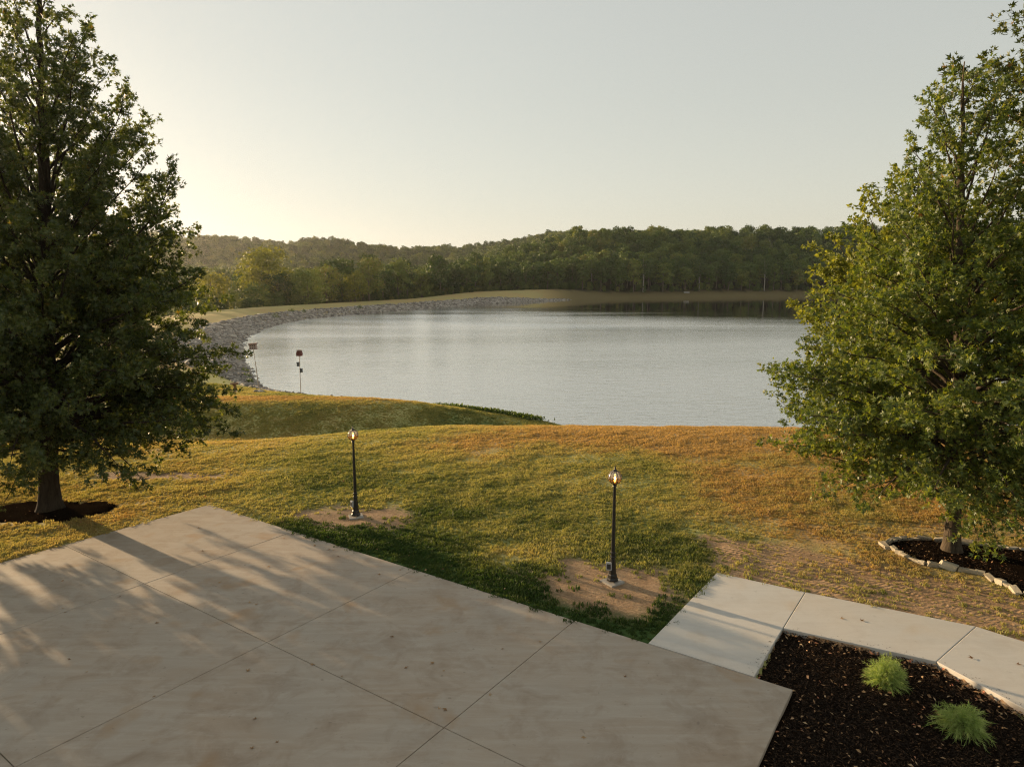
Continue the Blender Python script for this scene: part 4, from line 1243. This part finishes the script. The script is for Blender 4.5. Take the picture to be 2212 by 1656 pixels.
x, y = -20.14, 52.4
z = H1(x, y)
mh = tag(empty('martin_house', (x, y, z - .05), R(8)), 'white box martin house with two rows of holes on a leaning pole', 'birdhouse')
top = Vector((-.26, 0, 3.45))
link('pole', tube_mesh('pole', [(0, 0, -.2), (-.10, 0, 1.4), (-.18, 0, 2.45)], [.035, .033, .030], 8), M_GALV, mh)
link('upper_pole', tube_mesh('upper_pole', [(-.178, 0, 2.4), (-.26, 0, 3.46)], [.021, .021], 8), M_GALV, mh)
body = link('house_body', box_mesh('house_body', .52, .40, .34, .008), M_WHITE, mh, top + Vector((0, 0, .05)), (0, R(-4), 0))
link('floor_tray', box_mesh('floor_tray', .64, .52, .045, .006), M_WHITE, mh, top + Vector((0, 0, .005)), (0, R(-4), 0))
link('roof', box_mesh('roof', .66, .54, .10, .03), M_ROOFB, mh, top + Vector((-.025, 0, .392)), (0, R(-4), 0))
hole = lathe('entrance_hole', [(.036, 0), (.036, .012)], 12, False)
hole.materials.append(M_HOLE)
for rrow in range(2):
    for cc in range(3):
        o = bpy.data.objects.new('entrance_hole', hole); o.parent = body; col.objects.link(o)
        o.location = ((cc - 1) * .155, -.192, .09 + rrow * .16); o.rotation_euler = (R(90), 0, 0)

x, y = -16.69, 51.9
z = H1(x, y)
rh = tag(empty('birdhouse_pole', (x, y, z - .05), R(-10)), 'red birdhouse on a pole with two dark nest boxes below it', 'birdhouse')
link('pole', tube_mesh('pole', [(0, 0, -.2), (.02, 0, 1.6), (.05, 0, 3.2)], [.028, .026, .024], 8), M_GALV, rh)
bm = bmesh.new()
prof = [(-.17, 0), (.17, 0), (.20, .14), (.16, .30), (.05, .40), (-.05, .40), (-.16, .30), (-.20, .14)]
f0 = [bm.verts.new((a, -.17, b_)) for a, b_ in prof]; f1 = [bm.verts.new((a, .17, b_)) for a, b_ in prof]
bm.faces.new(f0); bm.faces.new(f1[::-1])
for i in range(8): bm.faces.new((f0[i], f1[i], f1[(i + 1) % 8], f0[(i + 1) % 8]))
bmesh.ops.recalc_face_normals(bm, faces=bm.faces)
hb = link('house_body', bm_mesh('house_body', bm), M_RED, rh, (.05, 0, 3.15))
link('roof', box_mesh('roof', .34, .44, .05, .012), M_ROOFB, rh, (.06, 0, 3.53), (0, R(6), 0))
o = bpy.data.objects.new('entrance_hole', hole); o.parent = hb; col.objects.link(o); o.location = (0, -.162, .2); o.rotation_euler = (R(90), 0, 0)
link('perch_tray', box_mesh('perch_tray', .40, .40, .035, .008), M_RED, rh, (.05, 0, 3.125))
for dx, zz_ in ((-.11, 2.30), (.15, 1.80)):
    nb_ = link('nest_box', box_mesh('nest_box', .15, .16, .30, .008), M_BLUEGREY, rh, (dx, 0, zz_))
    link('box_roof', box_mesh('box_roof', .20, .22, .03, .005), M_BLUEGREY, nb_, (0, 0, .29), (0, R(12 if dx > 0 else -12), 0))

x, y = -21.71, 51.5
bb = tag(empty('bird_bath', on_ground(x, y)), 'brown pedestal bird bath on the grass near the stone bank', 'bird bath')
link('pedestal', lathe('pedestal', [(.15, -.06), (.15, .05), (.10, .10), (.085, .35), (.10, .58), (.14, .62)], 16), M_TERRA, bb)
link('bowl', lathe('bowl', [(.12, .60), (.26, .64), (.335, .72), (.34, .745), (.31, .745), (.24, .69), (.02, .66)], 24), M_TERRA, bb)

stump = lathe('stump', [(.12, -.1), (.105, .05), (.10, .26), (.092, .29), (.02, .292)], 10)
for k in range(len(stump.vertices)): stump.vertices[k].co.x *= 1 + .1 * math.sin(k * 2.3)
for lab, (x, y) in (('short dark post stump at the water edge, nearer the birdhouses', (-14.44, 52.5)), ('short dark post stump at the water edge, farther from the birdhouses', (-13.62, 52.4))):
    o = link('post_stump', stump, M_STUMP, None, on_ground(x, y)); tag(o, lab, 'stump', 'post stumps at the water edge')
o = link('shore_boulder', rock_mesh('shore_boulder', 555, 2, .6, jag=.15), M_RIPRAP, None, Vector(on_ground(-15.36, 52.5)) + Vector((0, 0, .08)))
o.scale = (.26, .2, .2); tag(o, 'dark rounded boulder beside the two post stumps', 'rock')
rr = np.random.default_rng(12)
for (cx, cy, nm) in ((-20.1, 52.25, 'white'), (-16.6, 51.75, 'red')):
    for k in range(5):
        a = k * 1.3; rx, ry = cx + .28 * math.cos(a), cy + .22 * math.sin(a)
        o = link('pole_stone', rock_mesh('pole_stone', 600 + k, 1, .7), M_RIPRAP, None, Vector(on_ground(rx, ry)) + Vector((0, 0, .06)))
        s_ = rr.uniform(.14, .24); o.scale = (s_ * 1.2, s_, s_); o.rotation_euler = (0, 0, rr.uniform(0, 6))
        tag(o, 'grey stone heaped at the foot of the %s birdhouse pole' % nm, 'rock', 'stones at the foot of the %s birdhouse pole' % nm)

# upturned pale boat on the far bank
def boat_mesh():
    V = []; F = []
    n = 13; m = 9
    for i in range(n):
        t = i / (n - 1) * 2 - 1
        w = .58 * (1 - abs(t) ** 2.6) + .03; h = .46 * (1 - .25 * abs(t) ** 2)
        for j in range(m):
            a = math.pi * j / (m - 1)
            V.append((t * 1.75, w * math.cos(a), h * math.sin(a) ** .7 + .10 * abs(t) ** 3))
    for i in range(n - 1):
        for j in range(m - 1):
            F.append((i * m + j, (i + 1) * m + j, (i + 1) * m + j + 1, i * m + j + 1))
    return np_mesh('hull', V, F, True)
bx_, by_ = 92.0, 354.5
bt = tag(empty('rowing_boat', on_ground(bx_, by_), R(-48)), 'small pale boat lying upturned on the far bank below the wood', 'boat')
hm = boat_mesh(); hull = link('hull', hm, plain('pale_hull', (0.55, 0.54, 0.52), .5), bt)
sd_ = hull.modifiers.new('thick', 'SOLIDIFY'); sd_.thickness = .05
link('keel', tube_mesh('keel', [(-1.6, 0, .50), (0, 0, .49), (1.6, 0, .50)], [.03, .04, .03], 6), plain('keel_wood', (0.35, 0.33, 0.30), .6), bt)

# ------------------------------------------------------------------ shrubs in the planting bed, weeds on the banks
M_CYP = leaf_mat('thread_cypress', [(0, (0.12, 0.20, 0.05)), (0.6, (0.31, 0.40, 0.12)), (1, (0.58, 0.60, 0.26))], trans=.4, trans_tint=(1.2, 1.2, .6), rough=.6, spec=.2)
def shrub_mesh(seed, n, rx, ry, h, droop):
    rng = np.random.default_rng(seed); V = []; F = []; A = []
    for k in range(n):
        az = rng.uniform(0, 6.283); el = math.asin(rng.uniform(.02, 1.0) ** .8); lg = rng.uniform(.55, 1.02) * (1 + .14 * math.sin(3 * az + seed))
        d = np.array([math.cos(az) * math.cos(el) * rx, math.sin(az) * math.cos(el) * ry, math.sin(el) * h]) * lg
        s0 = np.array([rng.normal(0, .05), rng.normal(0, .05), .03])
        out = norm(np.array([math.cos(az), math.sin(az), 0]))
        q = rng.uniform(0, 1); m = 24
        for g in range(m):
            f = .40 + .60 * (g + rng.uniform()) / m
            p = s0 + d * f + np.array([0, 0, droop * 1.2 * math.sin(math.pi * f) - droop * f ** 3])
            tg = norm(d + out * .2 * f + np.array([0, 0, -droop * 3 * f * f]) + rng.normal(0, .55, 3) * np.linalg.norm(d))
            L = rng.uniform(.05, .12); w = rng.uniform(.0025, .0055); sd = norm(np.cross(tg, rng.normal(0, 1, 3))) * w
            i = len(V); e = p + tg * L + np.array([0, 0, -L * .25])
            V += [p - sd, p + sd, e]; F += [(i, i + 1, i + 2)]
            c = .15 + .35 * q + .3 * f * rng.uniform(.4, 1)
            A += [c, c, min(1, c + .3)]
    V = np.array(V); V[:, 2] = np.maximum(V[:, 2], .004)
    return np_mesh('foliage', V, F, False, dict(rnd=A))
for lab, (x, y), args in (('compact round bright green shrub in the mulch, nearer the walkway corner', (7.2, 11.78), (5, 460, .37, .35, .58, .02)),
                          ('wide feathery light green shrub in the mulch, closest to the viewer', (7.72, 10.38), (6, 460, .47, .39, .46, .05))):
    z = pad_z(x, y) - .09
    s = tag(empty('shrub', (x, y, z)), lab, 'shrub')
    link('foliage', shrub_mesh(*args), M_CYP, s)
    V = []; F = []
    for k in range(7):
        a = k * .9; tube(V, F, [(0, 0, -.05), (.06 * math.cos(a), .06 * math.sin(a), .12), (.16 * math.cos(a), .16 * math.sin(a), .26)], [.012, .009, .004], 5)
    link('stems', np_mesh('stems', V, F, True), M_BARK, s)

M_WEED = leaf_mat('weed_leaf', [(0, (0.05, 0.085, 0.02)), (1, (0.13, 0.16, 0.04))], trans=.35, rough=.6)
def weed(name, x, y, n, rx, h, leaf, seed, label, group, lift=0.0, cat='plant'):
    rng = np.random.default_rng(seed)
    z = H1(x, y) + lift
    r = tag(empty(name, (x, y, z)), label, cat, group)
    d = rng.normal(0, 1, (n, 3)); d /= np.linalg.norm(d, axis=1, keepdims=True); d[:, 2] = np.abs(d[:, 2])
    P = d * rng.uniform(.2, 1, (n, 1)) * np.array([rx, rx, h])
    me = leaves_mesh('leaves', P, d + rng.normal(0, .5, (n, 3)), rng.normal(0, .6, (n, 3)) + np.array([0, 0, .7]), leaf * rng.uniform(.6, 1.3, n), BROAD_LEAF, BROAD_QUADS, rng, (0, 0, 0))
    link('leaves', me, M_WEED, r)
    V = []; F = []
    for k in range(6):
        q = P[k]; tube(V, F, [(0, 0, -.1), q * .5 + np.array([0, 0, .05]), q], [.012, .009, .004], 4)
    link('stems', np_mesh('stems', V, F, True), M_WEED, r)
def near_shore(i, off):
    t = LAKE[i + 1] - LAKE[i]; t /= np.linalg.norm(t); return LAKE[i] + np.array([-t[1], t[0]]) * off
for k, (i, off, rx, h, lab) in enumerate([(57, 3.0, 1.0, 1.1, 'largest green bush growing on the stone bank of the dam'), (61, 5.6, .8, .9, 'green weed clump near the top of the stone bank, left of centre'), (62, 4.3, .6, .9, 'upright green weed on the stone bank, below the clump at its top'),
                              (68, 4.2, .9, 1.0, 'lone green weed halfway along the stone bank'), (24, .3, .5, .5, 'green weed at the water edge beside the white birdhouse'), (20, .4, .35, .45, 'small leafy plant by the foot of the white birdhouse pole'),
                              (27, .2, .55, .5, 'leafy weed at the water edge, left of the birdhouses')]):
    p = near_shore(i, off)
    weed('weed', p[0], p[1], 220, rx, h, .22 if i > 40 else .12, 900 + k, lab, 'weeds on the stone bank', .1)
# rank grass and weeds fringing the tip of the spit: one mass
rng = np.random.default_rng(71)
n = 2600
s = rng.uniform(0, 1, n)
A_, B_ = np.array((2.0, 46.3)), np.array((-5.5, 50.6))
P = A_ + (B_ - A_) * s[:, None] + np.stack([rng.normal(0, .35, n), rng.normal(-.4, .4, n)], 1)
zf = height(P[:, 0], P[:, 1]); k = zf > WATER_Z - .03
P, zf = P[k], zf[k]
n = len(P)
me = leaves_mesh('shore_weeds', np.stack([P[:, 0], P[:, 1], zf + rng.uniform(0, .22, n)], 1), rng.normal(0, .5, (n, 3)) + np.array([0, 0, .7]), rng.normal(0, 1, (n, 3)), rng.uniform(.1, .24, n), BROAD_LEAF, BROAD_QUADS, rng, (0, 0, 0))
tag(link('shore_weeds', me, M_WEED), 'rank green weeds fringing the tip of the grassy spit', 'weeds', kind='stuff')

# ------------------------------------------------------------------ fallen leaves lying on the concrete
rng = np.random.default_rng(19)
leaf_protos = []
for k in range(5):
    V = OAK_LEAF.copy(); V[:, 2] = .10 + .55 * (V[:, 1] ** 2) + .18 * (V[:, 0] - .5) ** 2 + rng.normal(0, .04, len(V))
    V[:, 0] -= .5
    me = np_mesh('fallen_leaf', V, OAK_QUADS, False, dict(rnd=np.full(len(V), rng.uniform(.1, .8)))); me.materials.append(M_LITTER); leaf_protos.append(me)
spots = [(-8.9, 18.2), (-7.5, 16.1), (-6.6, 17.1), (-9.6, 15.3), (-10.6, 14.7), (-10.4, 14.5), (-8.0, 14.0), (-9.0, 12.5), (-10.3, 12.3), (-8.35, 12.05), (-6.6, 11.25), (-5.2, 12.1),
         (-4.0, 12.3), (-3.3, 11.9), (-2.6, 13.4), (-2.1, 12.2), (-1.6, 12.35), (-1.35, 12.1), (-.2, 12.9), (-4.5, 10.6), (-3.9, 10.0), (-4.25, 9.85), (-1.3, 10.9), (-1.2, 10.85), (-.4, 11.3), (.6, 13.2),
         (-5.8, 18.6), (-5.3, 18.3), (-5.15, 18.25), (-4.9, 17.8), (-3.5, 16.6), (-3.0, 16.9), (-6.3, 15.0), (-6.1, 14.9), (-11.6, 16.2), (-6.9, 19.2), (-9.9, 20.1), (2.2, 11.9), (1.2, 10.1)]
for x, y in spots:
    o = bpy.data.objects.new('fallen_leaf', leaf_protos[int(rng.integers(5))]); col.objects.link(o)
    o.location = (x, y, pad_z(x, y) - .004); o.rotation_euler = (rng.normal(0, .2), rng.normal(0, .2), rng.uniform(0, 6.28)); s_ = rng.uniform(.07, .125); o.scale = (s_, s_, s_)
    tag(o, 'dry brown oak leaf lying on the concrete parking pad', 'leaf', 'fallen leaves on the parking pad')
for x, y in ((7.95, 14.1), (9.35, 12.55), (10.15, 12.3), (7.55, 14.2)):
    o = bpy.data.objects.new('fallen_leaf', leaf_protos[int(rng.integers(5))]); col.objects.link(o)
    o.location = (x, y, pad_z(x, y) + .002); o.rotation_euler = (0, 0, rng.uniform(0, 6.28)); o.scale = (.13, .13, .13)
    tag(o, 'dry brown leaf lying on the pale walkway', 'leaf', 'fallen leaves on the walkway')

# ------------------------------------------------------------------ haze: even, pale air round the whole scene
def haze():
    b = NB('haze')
    v = b.n('ShaderNodeVolumePrincipled', {'Color': (0.92, 0.90, 0.86, 1), 'Density': 0.00010, 'Anisotropy': 0.72})
    b.t.links.new(v.outputs[0], b.out.inputs['Volume'])
    me = box_mesh('haze', 5400, 5400, 125, 0, -14)
    o = link('haze', me, b.m)
    tag(o, 'thin warm evening haze over the lake and the wooded ridge', 'haze', kind='stuff')
haze()
